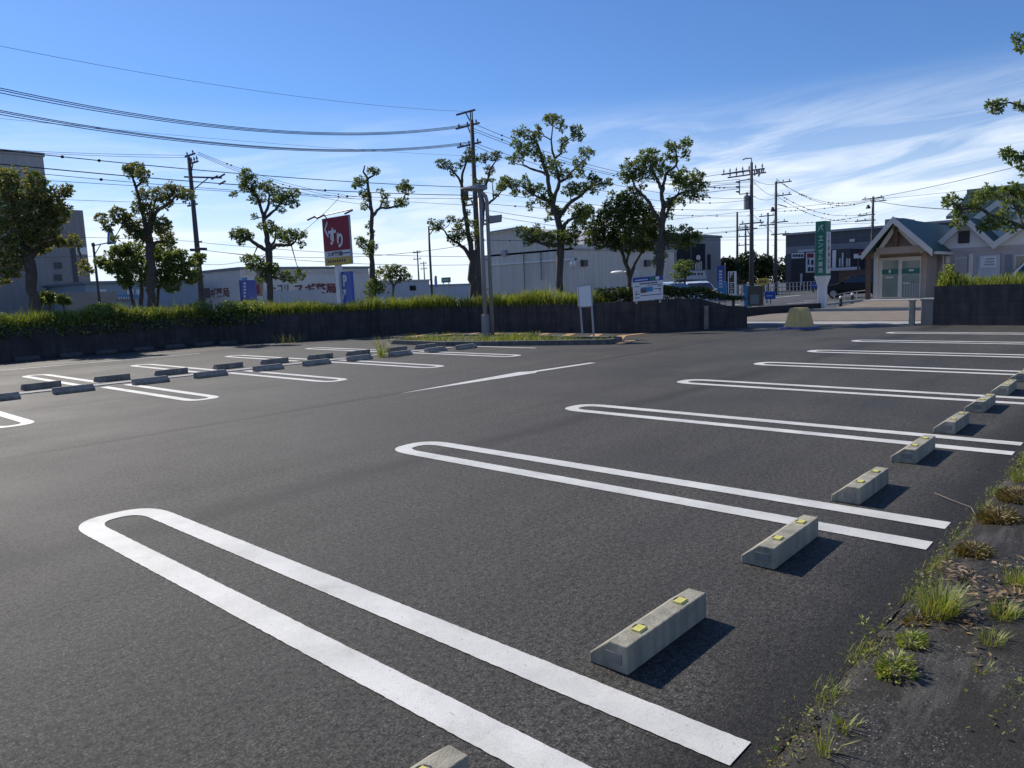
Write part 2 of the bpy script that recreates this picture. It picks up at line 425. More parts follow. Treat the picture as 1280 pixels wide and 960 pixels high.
# old gutter and mossy kerb along the near edge
def slab(name, y0, y1, z0, z1, m, x0=-6, x1=24, label=None, lip=True):
    q = mb(); nx = 420; ny = 12; vs = []; fs = []
    for j in range(ny + 1):
        for i in range(nx + 1):
            x = x0 + (x1 - x0) * i / nx; t = j / ny; y = y0 + (y1 - y0) * t
            h = z0 + (z1 - z0) * min(1, 3.5 * t if z1 > z0 else t) + .012 * math.sin(x * 3.1 + y * 5) * math.sin(x * 1.3) + .004 * math.sin(17 * x + 9 * y)
            if j == 0 and lip: y += .025 * math.sin(x * 5.3) * math.sin(x * 1.9) + U(-.022, .022) ; h = -.02
            vs.append((x, y, h))
    for j in range(ny):
        for i in range(nx): a = j * (nx + 1) + i; fs.append((a, a + 1, a + nx + 2, a + nx + 1))
    q.add(vs, fs); o = q.build(name, m, smooth=True)
    return tag(o, label, None, None, 'structure')
slab('old_gutter', .86, .22, .0, .03, M['oldstrip'], label='worn concrete gutter along the car park edge')
slab('old_kerb', .31, -3.5, .022, .10, M['oldkerb'], label='dark mossy kerb at the right edge', lip=False)
# lip under the grime so the crack reads
sheet('verge', [(-40, -40), (23, -40), (23, .3), (-40, .3)], -.012, M['soil'])

# street side beyond the exit
sheet('road', [(22.9, -60), (200, -60), (200, 160), (22.9, 160)], -.018, M['road'])
sheet('road', [(-60, 30.5), (22.9, 30.5), (22.9, 60), (-60, 60)], -.018, M['road'])
def kerbslab(name, x0, x1, y0, y1, z, m):
    q = mb(); q.box((x0, y0, -.02), (x1, y1, z)); return tag(q.build(name, m, bevel=.01), None, None, None, 'structure')
kerbslab('gutter_apron', 22.6, 23.9, 3.2, 12.2, .02, M['conc_pale'])
kerbslab('sidewalk', 23.95, 30.5, -10, 12.2, .035, M['sidewalk'])
kerbslab('sidewalk', 24.3, 27.0, 14.0, 60, .06, M['sidewalk'])

# ------------------------------------------------------------------ block walls
def block_wall(name, label, pts, h, th, htop=None):
    q = mb(); q.uv = []; s = 0.0; vs = []; fs = []
    P2 = [Vector((x, y, 0)) for x, y in pts]; n = len(P2); offs = []
    for i in range(n):
        a = P2[max(i - 1, 0)]; b = P2[min(i + 1, n - 1)]; t = (b - a).normalized()
        offs.append(Vector((-t.y, t.x, 0)) * th)      # left of travel = back side
    L = 0; k = 0; zs = []
    for i in range(n):
        if i: L += (P2[i] - P2[i-1]).length
        hh = h if htop is None else htop[i]
        f, b = P2[i], P2[i] + offs[i]
        for p, z, vv in ((f, -.05, 0), (f, hh, hh), (f, hh, hh + .001), (b, hh, hh + th), (b, -.05, 2)):
            q.v.append((p.x, p.y, z)); q.uv.append((L, vv))
    for i in range(n - 1):
        a = i * 5; c = a + 5
        q.f += [(a, c, c+1, a+1), (a+2, c+2, c+3, a+3), (a+3, c+3, c+4, a+4)]
    q.f += [(0, 1, 3, 4), ((n-1)*5, (n-1)*5+4, (n-1)*5+3, (n-1)*5+1)]
    o = q.build(name, M['blockwall'], fixn=False)
    import bmesh
    bm = bmesh.new(); bm.from_mesh(o.data); bmesh.ops.remove_doubles(bm, verts=bm.verts, dist=.0002); bmesh.ops.recalc_face_normals(bm, faces=bm.faces); bm.to_mesh(o.data); bm.free()
    return tag(o, label, 'wall')
WALL = [(-22, 24.35), (11.8, 24.2), (13.2, 22.3), (16.4, 20.9), (18.25, 19.2), (18.3, 12.4), (19.8, 11.15), (20.25, 10.8), (20.95, 10.2), (21.3, 9.75)]
def wall_hit(px, poly=None):
    d = ray(px, yh(px)); d = Vector((d.x, d.y)).normalized()
    best = None
    for (x0, y0), (x1, y1) in zip((poly or WALL)[:-1], (poly or WALL)[1:]):
        ex, ey = x1 - x0, y1 - y0; det = d.x * (-ey) + ex * d.y
        if abs(det) < 1e-9: continue
        t = (x0 * (-ey) + ex * y0) / det; u = (d.x * y0 - d.y * x0) / det
        if t > 0 and -.001 <= u <= 1.001 and (best is None or t < best): best = t
    return d * (best or 25.0), d
def at_wall(px, extra):
    p, d = wall_hit(px); return p + d * extra
def dwall(px, extra): p = at_wall(px, extra); return p.x * FW.x + p.y * FW.y
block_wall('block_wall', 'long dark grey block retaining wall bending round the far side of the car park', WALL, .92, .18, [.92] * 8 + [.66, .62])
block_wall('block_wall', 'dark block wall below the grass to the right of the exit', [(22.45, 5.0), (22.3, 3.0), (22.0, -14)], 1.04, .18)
# short pale post against the wall end
r = thing('marker_post', 'short pale post against the end of the long block wall', 'post', (20.3, 10.6, 0))
q = mb(); q.box((20.24, 10.52, 0), (20.34, 10.62, .66)); q.build('post', M['conc_old'], r, bevel=.008)
q = mb(); q.box((20.23, 10.51, .66), (20.35, 10.63, .69)); q.build('cap', M['conc'], r, bevel=.006)
# gate post beside the right wall
r = thing('gate_post', 'slim pale concrete post standing just before the end of the right wall', 'gate post', (22.3, 5.5, 0))
q = mb(); q.box((22.24, 5.42, 0), (22.36, 5.56, .66)); q.build('post', M['conc'], r, bevel=.01)
q = mb(); q.box((22.22, 5.40, .66), (22.38, 5.58, .69)); q.build('cap', M['conc_old'], r, bevel=.008)
r = thing('end_pier', 'low beige brick pier closing the end of the right wall', 'pier', (22.6, 5.15, 0))
q = mb(); q.box((22.5, 5.02, 0), (22.85, 5.32, .66)); q.build('pier_block', M['beige'], r, bevel=.01)
q = mb(); q.box((22.47, 4.99, .66), (22.88, 5.35, .72)); q.build('pier_cap', M['conc_pale'], r, bevel=.01)

# raised bed behind the wall that carries the grass
def bed(name, pts, z, m, w=2.2):
    q = mb(); P2 = [Vector((x, y, 0)) for x, y in pts]; n = len(P2); vs = []; fs = []
    for i, p in enumerate(P2):
        t = (P2[min(i+1, n-1)] - P2[max(i-1, 0)]).normalized(); o = Vector((-t.y, t.x, 0))
        for k, (dd, zz) in enumerate(((.17, z), (w * .6, z + .03), (w, -.03))): vs.append(p + o * dd + Vector((0, 0, zz)))
    for i in range(n - 1):
        for k in range(2): a = i * 3 + k; fs.append((a, a + 3, a + 4, a + 1))
    q.add(vs, fs); return tag(q.build(name, m, fixn=False), None, None, None, 'structure')
bed('earth_bank', WALL[:-2], .86, M['soil'])
bed('earth_bank', [(22.45, 5.0), (22.3, 3.0), (22.0, -14)], .98, M['soil'])

# ------------------------------------------------------------------ wheel stops
def make_stop(label, group, old=None):
    r = thing('wheel_stop', label, 'wheel stop', (0, 0, 0), group)
    q = mb(); q.prism([(-.3, y, z) for y, z in ((-.085, .002), (-.085, .111), (-.006, .111), (.085, .04), (.085, .002))], (.6, 0, 0))
    q.build('block', M[old or 'conc'], r, bevel=.005)
    if old: return r
    for s in (-1, 1):
        q = mb(); q.prism([(s*.155 - .026, y, z) for y, z in ((-.066, .110), (-.061, .119), (-.026, .119), (-.020, .110))], (.052, 0, 0))
        q.build('reflector', M['yellow_ref'], r, bevel=.0015)
        q = mb(); c = Vector((s*.155 + .012, -.038, .1115)); q.tube([c + Vector((.03*math.cos(a), .026*math.sin(a), 0)) for a in [i*math.pi/5 for i in range(11)]], .0025, 4, False)
        q.build('anchor_ring', M['dark_metal'], r)
        q = mb(); q.box((s*.302 - .0015, -.06, .035), (s*.302 + .0015, .01, .075)); q.build('end_plate', M['grey_mark'], r)
    return r
used = set()
def place(proto, x, y, rz, label, group=None):
    o = copy_tree(proto) if proto in used else proto
    used.add(proto)
    o.location = (x, y, 0); o.rotation_euler = (0, 0, rz); o['label'] = label
    if group: o['group'] = group
    return o
stop0 = make_stop('x', 'wheel stops in the near right row')
order = ['wheel stop cut off by the bottom edge of the photo, beside the nearest bay line', 'nearest whole pale wheel stop with two yellow reflectors and a dark shadow', 'pale wheel stop standing over the near stripe of the second bay line',
 'pale wheel stop between second and third bay lines, third whole one from the camera', 'pale wheel stop covering the third bay line, fourth whole one from the camera', 'fifth whole pale wheel stop from the camera in the right row', 'sixth whole pale wheel stop from the camera in the right row',
 'seventh whole pale wheel stop from the camera in the right row', 'pale wheel stop cut by the right photo edge, farthest of its row', 'pale wheel stop beyond the right photo edge in the near row']
cs = [1.10]
bays = (1.732, 4.333, 6.85, 9.43, 11.97, 14.35)
for a, b in zip(bays[:-1], bays[1:]):
    m_ = (a + b) / 2; cs += [m_ - .63, m_ + .63]
for i, x in enumerate(cs[:10]):
    place(stop0, x if i else 1.01, (1.50 if i else 1.51) + (U(-.012, .012) if i != 1 else 0), U(-.012, .012), order[i], 'wheel stops in the near right row')
stop1 = make_stop('x', 'wheel stops before the left kerb strip', 'conc_old')
stop2 = make_stop('x', 'wheel stops along the far wall', 'conc_wall')
nearx = [(3.02, 13.66), (4.10, 13.64), (5.34, 13.62), (6.42, 13.56), (7.58, 13.5), (8.66, 13.44), (9.70, 13.36), (10.78, 13.28), (11.80, 13.2), (12.72, 13.1)]
names = ['cut by the left photo edge', 'second from the left edge, across a double line', 'third from the left edge', 'fourth from the left edge', 'fifth from the left edge',
  'sixth from the left edge', 'seventh from the left edge, right of the weed', 'eighth from the left edge', 'ninth from the left edge', 'rightmost, nearest the planter']
for i, (x, y) in enumerate(nearx):
    place(stop1, x, y, math.pi + U(-.03, .03), 'dark wheel stop before the kerb strip, ' + names[i], 'wheel stops before the left kerb strip')
farx = [(4.0, 15.02), (5.17, 14.98), (6.27, 14.95), (7.45, 14.92), (8.5, 14.86), (9.62, 14.78), (10.6, 14.66), (11.66, 14.54), (12.54, 14.42)]
names = ['leftmost, over the first double line', 'second from the left', 'third from the left', 'fourth from the left', 'fifth from the left', 'sixth from the left', 'beside the weed', 'next to the last toward the planter', 'rightmost, nearest the planter']
for i, (x, y) in enumerate(farx):
    place(stop1, x, y, U(-.03, .03), 'dark wheel stop behind the kerb strip, ' + names[i], 'wheel stops behind the left kerb strip')
wallx = [(6.1, 23.85), (7.2, 23.85), (8.16, 23.85), (9.24, 23.87), (10.2, 23.85), (11.12, 23.78), (11.84, 23.5)]
names = ['leftmost', 'second from the left', 'third from the left', 'middle one', 'third from the right', 'second from the right', 'rightmost']
for i, (x, y) in enumerate(wallx):
    place(stop2, x, y, math.pi, 'shadowed wheel stop at the far wall foot, ' + names[i] + ' of seven', 'wheel stops along the far wall')

# low kerb strip between the two left rows
q = mb(); pts = [(-2, 14.5), (3.4, 14.42), (8.1, 14.2), (11.2, 14.02), (12.9, 13.8)]
for (x0, y0), (x1, y1) in zip(pts[:-1], pts[1:]): q.bar((x0, y0, .0), (x1, y1, .0), .24, .03)
tag(q.build('kerb_strip', M['conc_pale']), 'low grey kerb strip between two rows of wheel stops', 'kerb', None, 'structure')

# ------------------------------------------------------------------ grass helpers
def blade(q, x, y, z, h, w, lean, ang):
    dx, dy = math.cos(ang), math.sin(ang); px, py = -dy * w / 2, dx * w / 2
    mx, my = x + dx * lean * .35, y + dy * lean * .35
    tx, ty = x + dx * lean, y + dy * lean
    n = len(q.v)
    q.v += [(x - px, y - py, z), (x + px, y + py, z), (mx + px*.8, my + py*.8, z + h * .6), (mx - px*.8, my - py*.8, z + h * .6), (tx, ty, z + h)]
    q.f += [(n, n+1, n+2, n+3), (n+3, n+2, n+4)]
def leaf(q, p, d, L, w, up=None):
    d = d.normalized(); u = (up or Vector((U(-1, 1), U(-1, 1), U(-1, 1))))
    r = d.cross(u)
    if r.length < .01: r = d.cross(Vector((1, 0, .3)))
    r.normalize(); nrm = r.cross(d)
    n = len(q.v); m_ = p + d * L * .5 + nrm * L * .06
    q.v += [tuple(p), tuple(m_ + r * w * .5), tuple(p + d * L), tuple(m_ - r * w * .5)]
    q.f += [(n, n+1, n+2, n+3)]
def along(poly, s):
    for (x0, y0), (x1, y1) in zip(poly[:-1], poly[1:]):
        L = math.hypot(x1-x0, y1-y0)
        if s <= L: return (x0 + (x1-x0)*s/L, y0 + (y1-y0)*s/L, -(y1-y0)/L, (x1-x0)/L)
        s -= L
    return (x1, y1, -(y1-y0)/L, (x1-x0)/L)
def polylen(poly): return sum(math.hypot(b[0]-a[0], b[1]-a[1]) for a, b in zip(poly[:-1], poly[1:]))
def px_of(x, y, z):
    v = ROT.transposed() @ (Vector((x, y, z)) - CAM)
    return (CX - v.x / v.z * FPX if v.z < 0 else -999)
# long grass on the wall
q = mb(); TL = polylen(WALL); cnt = 0
GW = []
while cnt < 21000:
    s = U(0, TL) ; x, y, nx, ny = along(WALL, s)
    pxx = px_of(x, y, 1.2)
    if pxx < -60 or pxx > 745: continue
    o_ = U(.05, 1.25) if rnd() < .75 else U(-.04, .25)
    x += nx * o_; y += ny * o_
    clump = .5 + .5 * math.sin(s * 2.1) * math.sin(s * 0.83 + 1.2)
    h = U(.22, .5) * (.75 + .5 * clump) * (1.0 if pxx > 250 else 1.15)
    if rnd() < .015: h *= 1.6
    blade(q, x, y, .86, h, U(.012, .026), U(.02, .3) * (1 if o_ > .25 else 1.2), U(0, 6.28)); cnt += 1
tag(q.build('wall_grass', M['grass'], fixn=False), 'tall green grass growing along the top of the long wall', 'grass', None, 'stuff')
# leafy weeds in the left part
q = mb(); cnt = 0
while cnt < 8000:
    s = U(0, TL); x, y, nx, ny = along(WALL, s); pxx = px_of(x, y, 1.2)
    if pxx < -60 or pxx > 330: continue
    k = math.sin(s * 1.7) * .5 + math.sin(s * 4.3 + 2) * .3
    if rnd() > .55 + .45 * k: continue
    o_ = U(-.22, 1.0)
    top = .9 + (.42 + .22 * k) * (1 - max(0, .3 - o_) * .9)
    z = U(.62 if o_ < .05 else .85, top)
    leaf(q, Vector((x + nx*o_, y + ny*o_, z)), Vector((U(-1, 1), U(-1, 1), U(-.5, .8))), U(.08, .16), U(.04, .08)); cnt += 1
tag(q.build('wall_weeds', M['leaf'], fixn=False), 'leafy weeds hanging over the left part of the long wall', 'weeds', None, 'stuff')
# clipped hedge on the right part
q = mb(); cnt = 0
while cnt < 9000:
    s = U(0, TL); x, y, nx, ny = along(WALL, s); pxx = px_of(x, y, 1.2)
    if pxx < 738 or pxx > 940: continue
    o_ = U(.12, 1.3); top = 1.27 - max(0, (pxx - 850) / 70) ** 2 * .33 + .05 * math.sin(s * 5)
    z = top - abs(random.gauss(0, .12)) if rnd() < .7 else U(.86, top)
    if z < .8: continue
    leaf(q, Vector((x + nx*o_, y + ny*o_, z)), Vector((U(-1, 1), U(-1, 1), U(-.3, 1))), U(.06, .11), U(.03, .05)); cnt += 1
tag(q.build('hedge', M['hedge'], fixn=False), 'dark clipped hedge along the wall top near the exit', 'hedge')
# grass on the right wall
q = mb(); cnt = 0; RW = [(22.45, 5.0), (22.3, 3.0), (22.0, -1.5)]
while cnt < 4200:
    s = U(0, polylen(RW)); x, y, nx, ny = along(RW, s); o_ = U(.02, 1.1)
    hh = U(.10, .34) * (1.0 + .5 * math.sin(s * 3) * math.sin(s * 1.1 + 2))
    blade(q, x + nx*o_, y + ny*o_, .98, hh, U(.012, .024), U(.02, .25), U(0, 6.28)); cnt += 1
for i in range(700):
    s = U(.05, .40); x, y, nx, ny = along(RW, s); o_ = U(.1, .7)
    leaf(q, Vector((x + nx*o_, y + ny*o_, U(1.0, 1.62 - abs(s - .2) * 1.6))), Vector((U(-1, 1), U(-1, 1), U(-.3, 1))), U(.06, .12), U(.03, .06))
tag(q.build('wall_grass', M['grass'], fixn=False), 'green grass and weeds on top of the right wall', 'grass', None, 'stuff')

# ------------------------------------------------------------------ planter island
ISL = [(13.35, 16.9), (13.2, 14.3), (14.2, 11.6), (14.75, 10.3)]
q = mb()
back = [(15.6, 10.5), (15.55, 12.0), (15.9, 14.8), (15.6, 16.6)]
poly = ISL + back
q.prism([(x, y, 0.003) for x, y in poly], (0, 0, .07)); tag(q.build('planter_bed', M['soil']), None, None, None, 'structure')
q = mb(); loop = poly + [poly[0]]
for (x0, y0), (x1, y1) in zip(loop[:-1], loop[1:]): q.bar((x0, y0, .055), (x1, y1, .055), .12, .13)
tag(q.build('planter_kerb', M['conc_dark'], bevel=.01), 'dark kerb round the planter with the lamp post', 'kerb', None, 'structure')
q = mb(); cnt = 0
def inside(x, y, pl):
    c_ = False; j = len(pl) - 1
    for i in range(len(pl)):
        if (pl[i][1] > y) != (pl[j][1] > y) and x < (pl[j][0]-pl[i][0])*(y-pl[i][1])/(pl[j][1]-pl[i][1]) + pl[i][0]: c_ = not c_
        j = i
    return c_
while cnt < 3000:
    x, y = U(13.1, 15.9), U(10.2, 16.9)
    if not inside(x, y, poly): continue
    f_ = math.sin(y * 2.7) * math.sin(y * 1.1 + x)
    if rnd() > .55 + .4 * f_: continue
    blade(q, x, y, .07, U(.04, .15) * (1 + .5 * f_), U(.008, .016), U(.02, .14), U(0, 6.28)); cnt += 1
tag(q.build('planter_grass', M['grass'], fixn=False), 'short grass growing in the planter bed', 'grass', None, 'stuff')

# ------------------------------------------------------------------ weeds by the near kerb
def tuft(label, px, py, n, h, spread, wd=.006, m='weed', leafy=False, name='weed', cat='weed', group='weeds along the crack at the near kerb'):
    g = G(px, py); r_ = mb()
    for i in range(n):
        a = U(0, 6.28); rr = spread * math.sqrt(rnd())
        x, y = g.x + math.cos(a) * rr, g.y + math.sin(a) * rr * .7
        if leafy:
            hh = h * (1 - (rr / spread) ** 2 * .5) * U(.3, 1)
            leaf(r_, Vector((x, y, .01 + hh * U(.2, 1))), Vector((math.cos(a), math.sin(a), U(-.1, 1.1))), U(.016, .036), U(.006, .012))
        else: blade(r_, x, y, .0, h * U(.45, 1), wd * U(.6, 1.2), U(.1, .8) * h, a + U(-1, 1))
    o = r_.build(name, M[m], fixn=False)
    bx = [v.co for v in o.data.vertices]
    o.data.transform(Matrix.Translation((-g.x, -g.y, 0))); o.location = (g.x, g.y, 0)
    return tag(o, label, cat, group)
tuft('tall grassy weed tuft, the biggest along the crack', 1172, 772, 330, .16, .085, .0042)
tuft('leafy dandelion-like weed below the biggest grass tuft', 1119, 850, 330, .10, .075, leafy=True)
tuft('second leafy weed joined to the biggest tuft from below', 1140, 812, 230, .08, .06, leafy=True)
tuft('low browning weed between the tuft and the leafy weed', 1146, 785, 120, .06, .05, m='drygrass', leafy=True)
tuft('green brown moss cushion above the tufts', 1217, 696, 900, .05, .10, m='drygrass', leafy=True, name='moss_cushion', cat='moss')
tuft('dry brown moss mat at the right photo edge', 1248, 655, 1100, .09, .13, m='drygrass', leafy=True, name='moss_cushion', cat='moss')
tuft('dry brown moss mat behind the first mat at the edge', 1274, 628, 1000, .09, .15, m='drygrass', leafy=True, name='moss_cushion', cat='moss')
tuft('bright green tuft above the dry moss mat at the photo edge', 1279, 606, 130, .13, .09)
tuft('small grass tuft low in the second crack', 1226, 850, 90, .07, .04, .004)
tuft('middle grass tuft in the second crack', 1238, 812, 140, .085, .05, .004)
tuft('grass tuft beside the dry leaves in the second crack', 1254, 778, 160, .10, .055, .004)
tuft('uppermost grass tuft of the second crack at the photo edge', 1274, 738, 190, .12, .07, .004)
tuft('lone thin weed standing in the asphalt', 1081, 797, 16, .10, .02, .008, leafy=True)
tuft('small green sprig in the crack near the bottom', 1057, 918, 45, .07, .035)
tuft('arching grass weed at the very bottom edge', 1030, 950, 16, .13, .03, .006)
tuft('brownish sprig above the biggest grass tuft', 1200, 728, 60, .06, .08, m='drygrass')
tuft('weed growing out of the kerb strip between wheel stops', 478, 446, 60, .55, .12, .012, group='weeds elsewhere')
tuft('weed at the foot of the far wall left of the planter', 362, 428, 60, .4, .5, .012, group='weeds elsewhere')
tuft('small weed at the foot of the wall right of the blank sign', 772, 416, 40, .35, .1, .02, leafy=False, group='weeds elsewhere')
q = mb()
for i in range(900):
    x = U(1.2, 5.5); y = random.gauss(.45, .12)
    if y > .84: continue
    a = U(.0025, .008); z = .02; q.sphere((x, y, z), a, a * U(.6, 1), a * .7, 5, 3)
tag(q.build('gravel', M['conc_pale']), 'small pale stones scattered on the worn gutter', 'gravel', None, 'stuff')
# thin ragged soil and moss spilling over the crack
def scatter_mat(name, label, mt, n, xr, yf, L, h, kind='stuff', cat='ground cover'):
    q = mb()
    for i in range(n):
        x = U(*xr); y = yf(x)
        if y > .93 or math.sin(x * 2.3) * math.sin(x * 5.1 + 1) < U(-1.0, .25): continue
        leaf(q, Vector((x, y, U(0.005, h))), Vector((U(-1, 1), U(-1, 1), U(-.1, .5))), U(*L), U(*L) * .55)
    tag(q.build(name, M[mt], fixn=False), label, cat, None, kind)
scatter_mat('crack_moss', 'low brown green moss spilling along the crack', 'drygrass', 9000, (1.5, 9), lambda x: random.gauss(.80, .03), (.004, .011), .018, cat='moss')
scatter_mat('crack_weeds', 'fine green weeds along the crack', 'weed', 1500, (1.9, 9), lambda x: random.gauss(.80, .03), (.008, .022), .035, cat='weeds')
scatter_mat('kerb_weeds', 'fine weeds along the second crack by the kerb', 'weed', 1500, (2.4, 8), lambda x: random.gauss(.34, .035), (.008, .024), .05, cat='weeds')
scatter_mat('soil_crumbs', 'dark soil crumbs and litter in the gutter', 'dry', 3500, (1.8, 9), lambda x: random.gauss(.55, .17), (.003, .010), .025, cat='litter')
q = mb(); cnt = 0
while cnt < 1250:
    k = rnd() < .62; x = U(2.3, 7.5) if k else U(2.7, 4.4); y = random.gauss(.805, .028) if k else random.gauss(.335, .03)
    f_ = math.sin(x * 3.7) * math.sin(x * 8.3 + 1) + .4 * math.sin(x * 19)
    if f_ < U(-.1, .9): continue
    blade(q, x, y, .0, U(.015, .06), U(.002, .0038), U(.01, .05), U(0, 6.28)); cnt += 1
tag(q.build('crack_grass', M['weed'], fixn=False), 'thin broken line of grass along the cracks of the gutter', 'grass', None, 'stuff')
# dry leaves in the gutter
q = mb()
for cx_, cy_, n, sx, sy in ((1246, 752, 85, .10, .06), (1213, 788, 45, .06, .035), (1192, 722, 30, .07, .04), (1262, 715, 30, .1, .08), (1225, 830, 12, .05, .04)):
    g = G(cx_, cy_)
    for i in range(n):
        leaf(q, Vector((g.x + random.gauss(0, sx), g.y + random.gauss(0, sy), U(.02, .05))), Vector((U(-1, 1), U(-1, 1), U(-.1, .25))), U(.02, .055), U(.009, .024), Vector((U(-.3, .3), U(-.3, .3), 1)))
tag(q.build('dry_leaves', M['dry'], fixn=False), 'dry brown leaves and litter lying in the gutter', 'dry leaves', None, 'stuff')
def twig(label, pxs, r_=.0025):
    q = mb(); pts = [G(x, y, .012 + U(0, .012)) for x, y in pxs]; o = q.tube(pts, [r_ * (1 - .4 * i / len(pts)) for i in range(len(pts))], 5).build('fallen_twig', M['twig'])
    tag(o, label, 'twig', 'dry twigs on the ground')
twig('long bent dry twig lying on the asphalt right of the wheel stop', [(1168, 616), (1190, 625), (1214, 634), (1220, 645)])
twig('dry twig left of the biggest grass tuft, upper one', [(1104, 775), (1118, 766), (1132, 758)])
twig('dry twig left of the biggest grass tuft, lower one', [(1117, 787), (1130, 778), (1142, 768)])
twig('dry twig lying right of the moss cushion', [(1227, 712), (1236, 703), (1243, 692)])
twig('dry twig near the right photo edge', [(1250, 692), (1262, 703), (1276, 716)])
# ------------------------------------------------------------------ trees
def tree(name, label, extra, base, limbs, clumps, leafm, group=None, dens=1.0, leafL=(.10, .17), cat='tree', d0=None, ztop=0.0, spread=.9, seed=1):
    random.seed(seed)
    if d0 is None: d0 = dwall(base[0], extra)
    p0 = W(base[0], base[1], d0)
    r = thing(name, label, cat, (p0.x, p0.y, ztop), group)
    q = mb(); nodes = []           # (px,py,offset,rpx)
    for li, L in enumerate(limbs):
        pts = L
        if li == 0: o0, o1 = 0.0, U(-.15, .15)
        else:
            nb = min(nodes, key=lambda k: (k[0]-pts[0][0])**2 + (k[1]-pts[0][1])**2); o0 = nb[2]
            o1 = o0 + U(-spread, spread)
        P = []; R = []; n = len(pts)
        for i, (x, y, rp) in enumerate(pts):
            o = o0 + (o1 - o0) * i / max(1, n - 1); nodes.append((x, y, o, rp))
            P.append(W(x, y, d0 + o)); R.append(rp * d0 / FPX)
        if li == 0:
            P.insert(0, Vector((P[0].x, P[0].y, ztop))); R.insert(0, R[0] * 1.25)
        # subdivide + wobble so that limbs look grown
        P2 = []; R2 = []
        for i in range(len(P) - 1):
            k = 3
            for j in range(k):
                t = j / k; w_ = R[i] * .3 * (1 if j else 0)
                P2.append(P[i].lerp(P[i+1], t) + Vector((U(-w_, w_), U(-w_, w_), U(-w_, w_)))); R2.append((R[i] + (R[i+1]-R[i]) * t) * U(.9, 1.1))
        P2.append(P[-1]); R2.append(R[-1])
        q.tube(P2, R2, 7)
    # short twigs from the limbs into the clumps
    lq = mb(); cl = []
    for c in clumps:
        cx_, cy_, cr = c; nb = min(nodes, key=lambda k: (k[0]-cx_)**2 + (k[1]-cy_)**2)
        o = nb[2] + U(-.25, .25); C = W(cx_, cy_, d0 + o); rad = cr * d0 / FPX
        B = W(nb[0], nb[1], d0 + nb[2])
        if (C - B).length > .12: 
            mid = B.lerp(C, .55) + Vector((U(-.05, .05), U(-.05, .05), -.05))
            q.tube([B, mid, C], [min(.03, nb[3] * d0 / FPX * .6), .016, .008], 4)
        for k in range(3):
            e = C + Vector((U(-1, 1), U(-1, 1), U(-.7, 1))) * rad * .9; q.tube([C.lerp(B, .3), C.lerp(e, .5) + Vector((0, 0, -.02)), e], [.012, .008, .004], 3)
        n = int(dens * 620 * (rad / .25) ** 1.75)
        # rosettes of leaves spread through the clump
        nr = max(3, n // 11); 
        for k in range(nr):
            while True:
                v = Vector((U(-1, 1), U(-1, 1), U(-1, 1)))
                if v.length < 1: break
            v = v * (v.length ** -.35 if v.length > .01 else 1) * (U(.8, 1.5) if rnd() < .42 else 1.0)
            s = C + Vector((v.x * rad, v.y * rad, v.z * rad * .85))
            out = (v + Vector((0, 0, .35))).normalized()
            for j in range(11):
                d = (out * .5 + Vector((U(-1, 1), U(-1, 1), U(-.9, .7)))).normalized()
                L_ = U(*leafL) * U(.45, .98); leaf(lq, s + d * .02, d, L_, L_ * U(.34, .5))
    q.build('trunk', M['bark'], r, smooth=True, fixn=False)
    lq.build('crown', M[leafm], r, fixn=False)
    return r
SP = 'pruned trees behind the far wall'
tree('pruned_tree', 'dense broad tree with bronzed leaves before the grey tower', 4.5, (43, 383), 
  [[(43, 383, 6), (39, 351, 6.5), (35, 320, 6), (30, 300, 5), (24, 278, 4), (15, 250, 3)], [(36, 325, 5), (44, 314, 4), (56, 306, 3.5), (74, 302, 2.5), (95, 302, 1.5)], [(33, 312, 4), (45, 290, 3.5), (52, 268, 3), (58, 248, 2)], [(36, 328, 4), (20, 322, 3), (8, 320, 2)], [(28, 290, 3.5), (40, 255, 2.5), (42, 228, 1.5)]],
  [(8,222,15),(24,238,17),(41,224,10),(50,242,15),(20,262,21),(45,265,19),(64,256,13),(71,241,9),(85,238,6),(80,262,8),(14,290,21),(40,290,21),(60,285,14),(70,272,11),(10,325,13),(25,315,13),(50,305,12),(75,302,7),(92,302,7),(20,337,8),(4,345,10),(-14,240,16),(-16,280,20),(-20,310,16),(105,331,5),(109,339,5)], 'leaf_red', SP, .6, (.13, .21), seed=11)
tree('pruned_tree', 'gnarled tree with a leafy topknot, left of the leaning utility pole', 4.5, (188, 385),
  [[(188, 385, 5), (189, 350, 5.2), (187, 306, 4.6), (183, 288, 4), (180, 272, 3), (176, 260, 2.6), (172, 244, 2), (170, 234, 1.8), (167, 226, 1.4), (165, 218, 1)], [(170, 234, 1.6), (176, 229, 1.2), (178, 222, .8)],
   [(187, 302, 4), (187, 292, 3.4), (190, 278, 2.8), (194, 266, 2.4), (203, 259, 2), (211, 254, 1.6), (221, 244, 1.3), (238, 243, .8)], [(185, 303, 3.4), (176, 296, 2.8), (168, 288, 2.2), (155, 277, 1.6), (146, 268, 1)], [(188, 312, 3), (195, 303, 2.2), (209, 302, 1.5), (214, 294, .8)], [(183, 288, 2.4), (190, 265, 1.6), (196, 246, 1)]],
  [(171,213,10),(160,213,5.5),(178,218,7),(180,229,3),(178,243,7),(195,243,8),(212,237,7),(222,240,7),(233,243,7),(208,252,8),(173,259,7),(182,262,7),(192,260,5.5),(150,269,10),(161,277,10),(170,288,11),(178,296,9),(127,272,5.5),(136,284,5.5),(143,298,3.5),(203,280,9),(206,293,9),(198,285,6.5),(213,303,5),(188,272,5)], 'leaf_red', SP, 1.0, (.10, .17), seed=12)
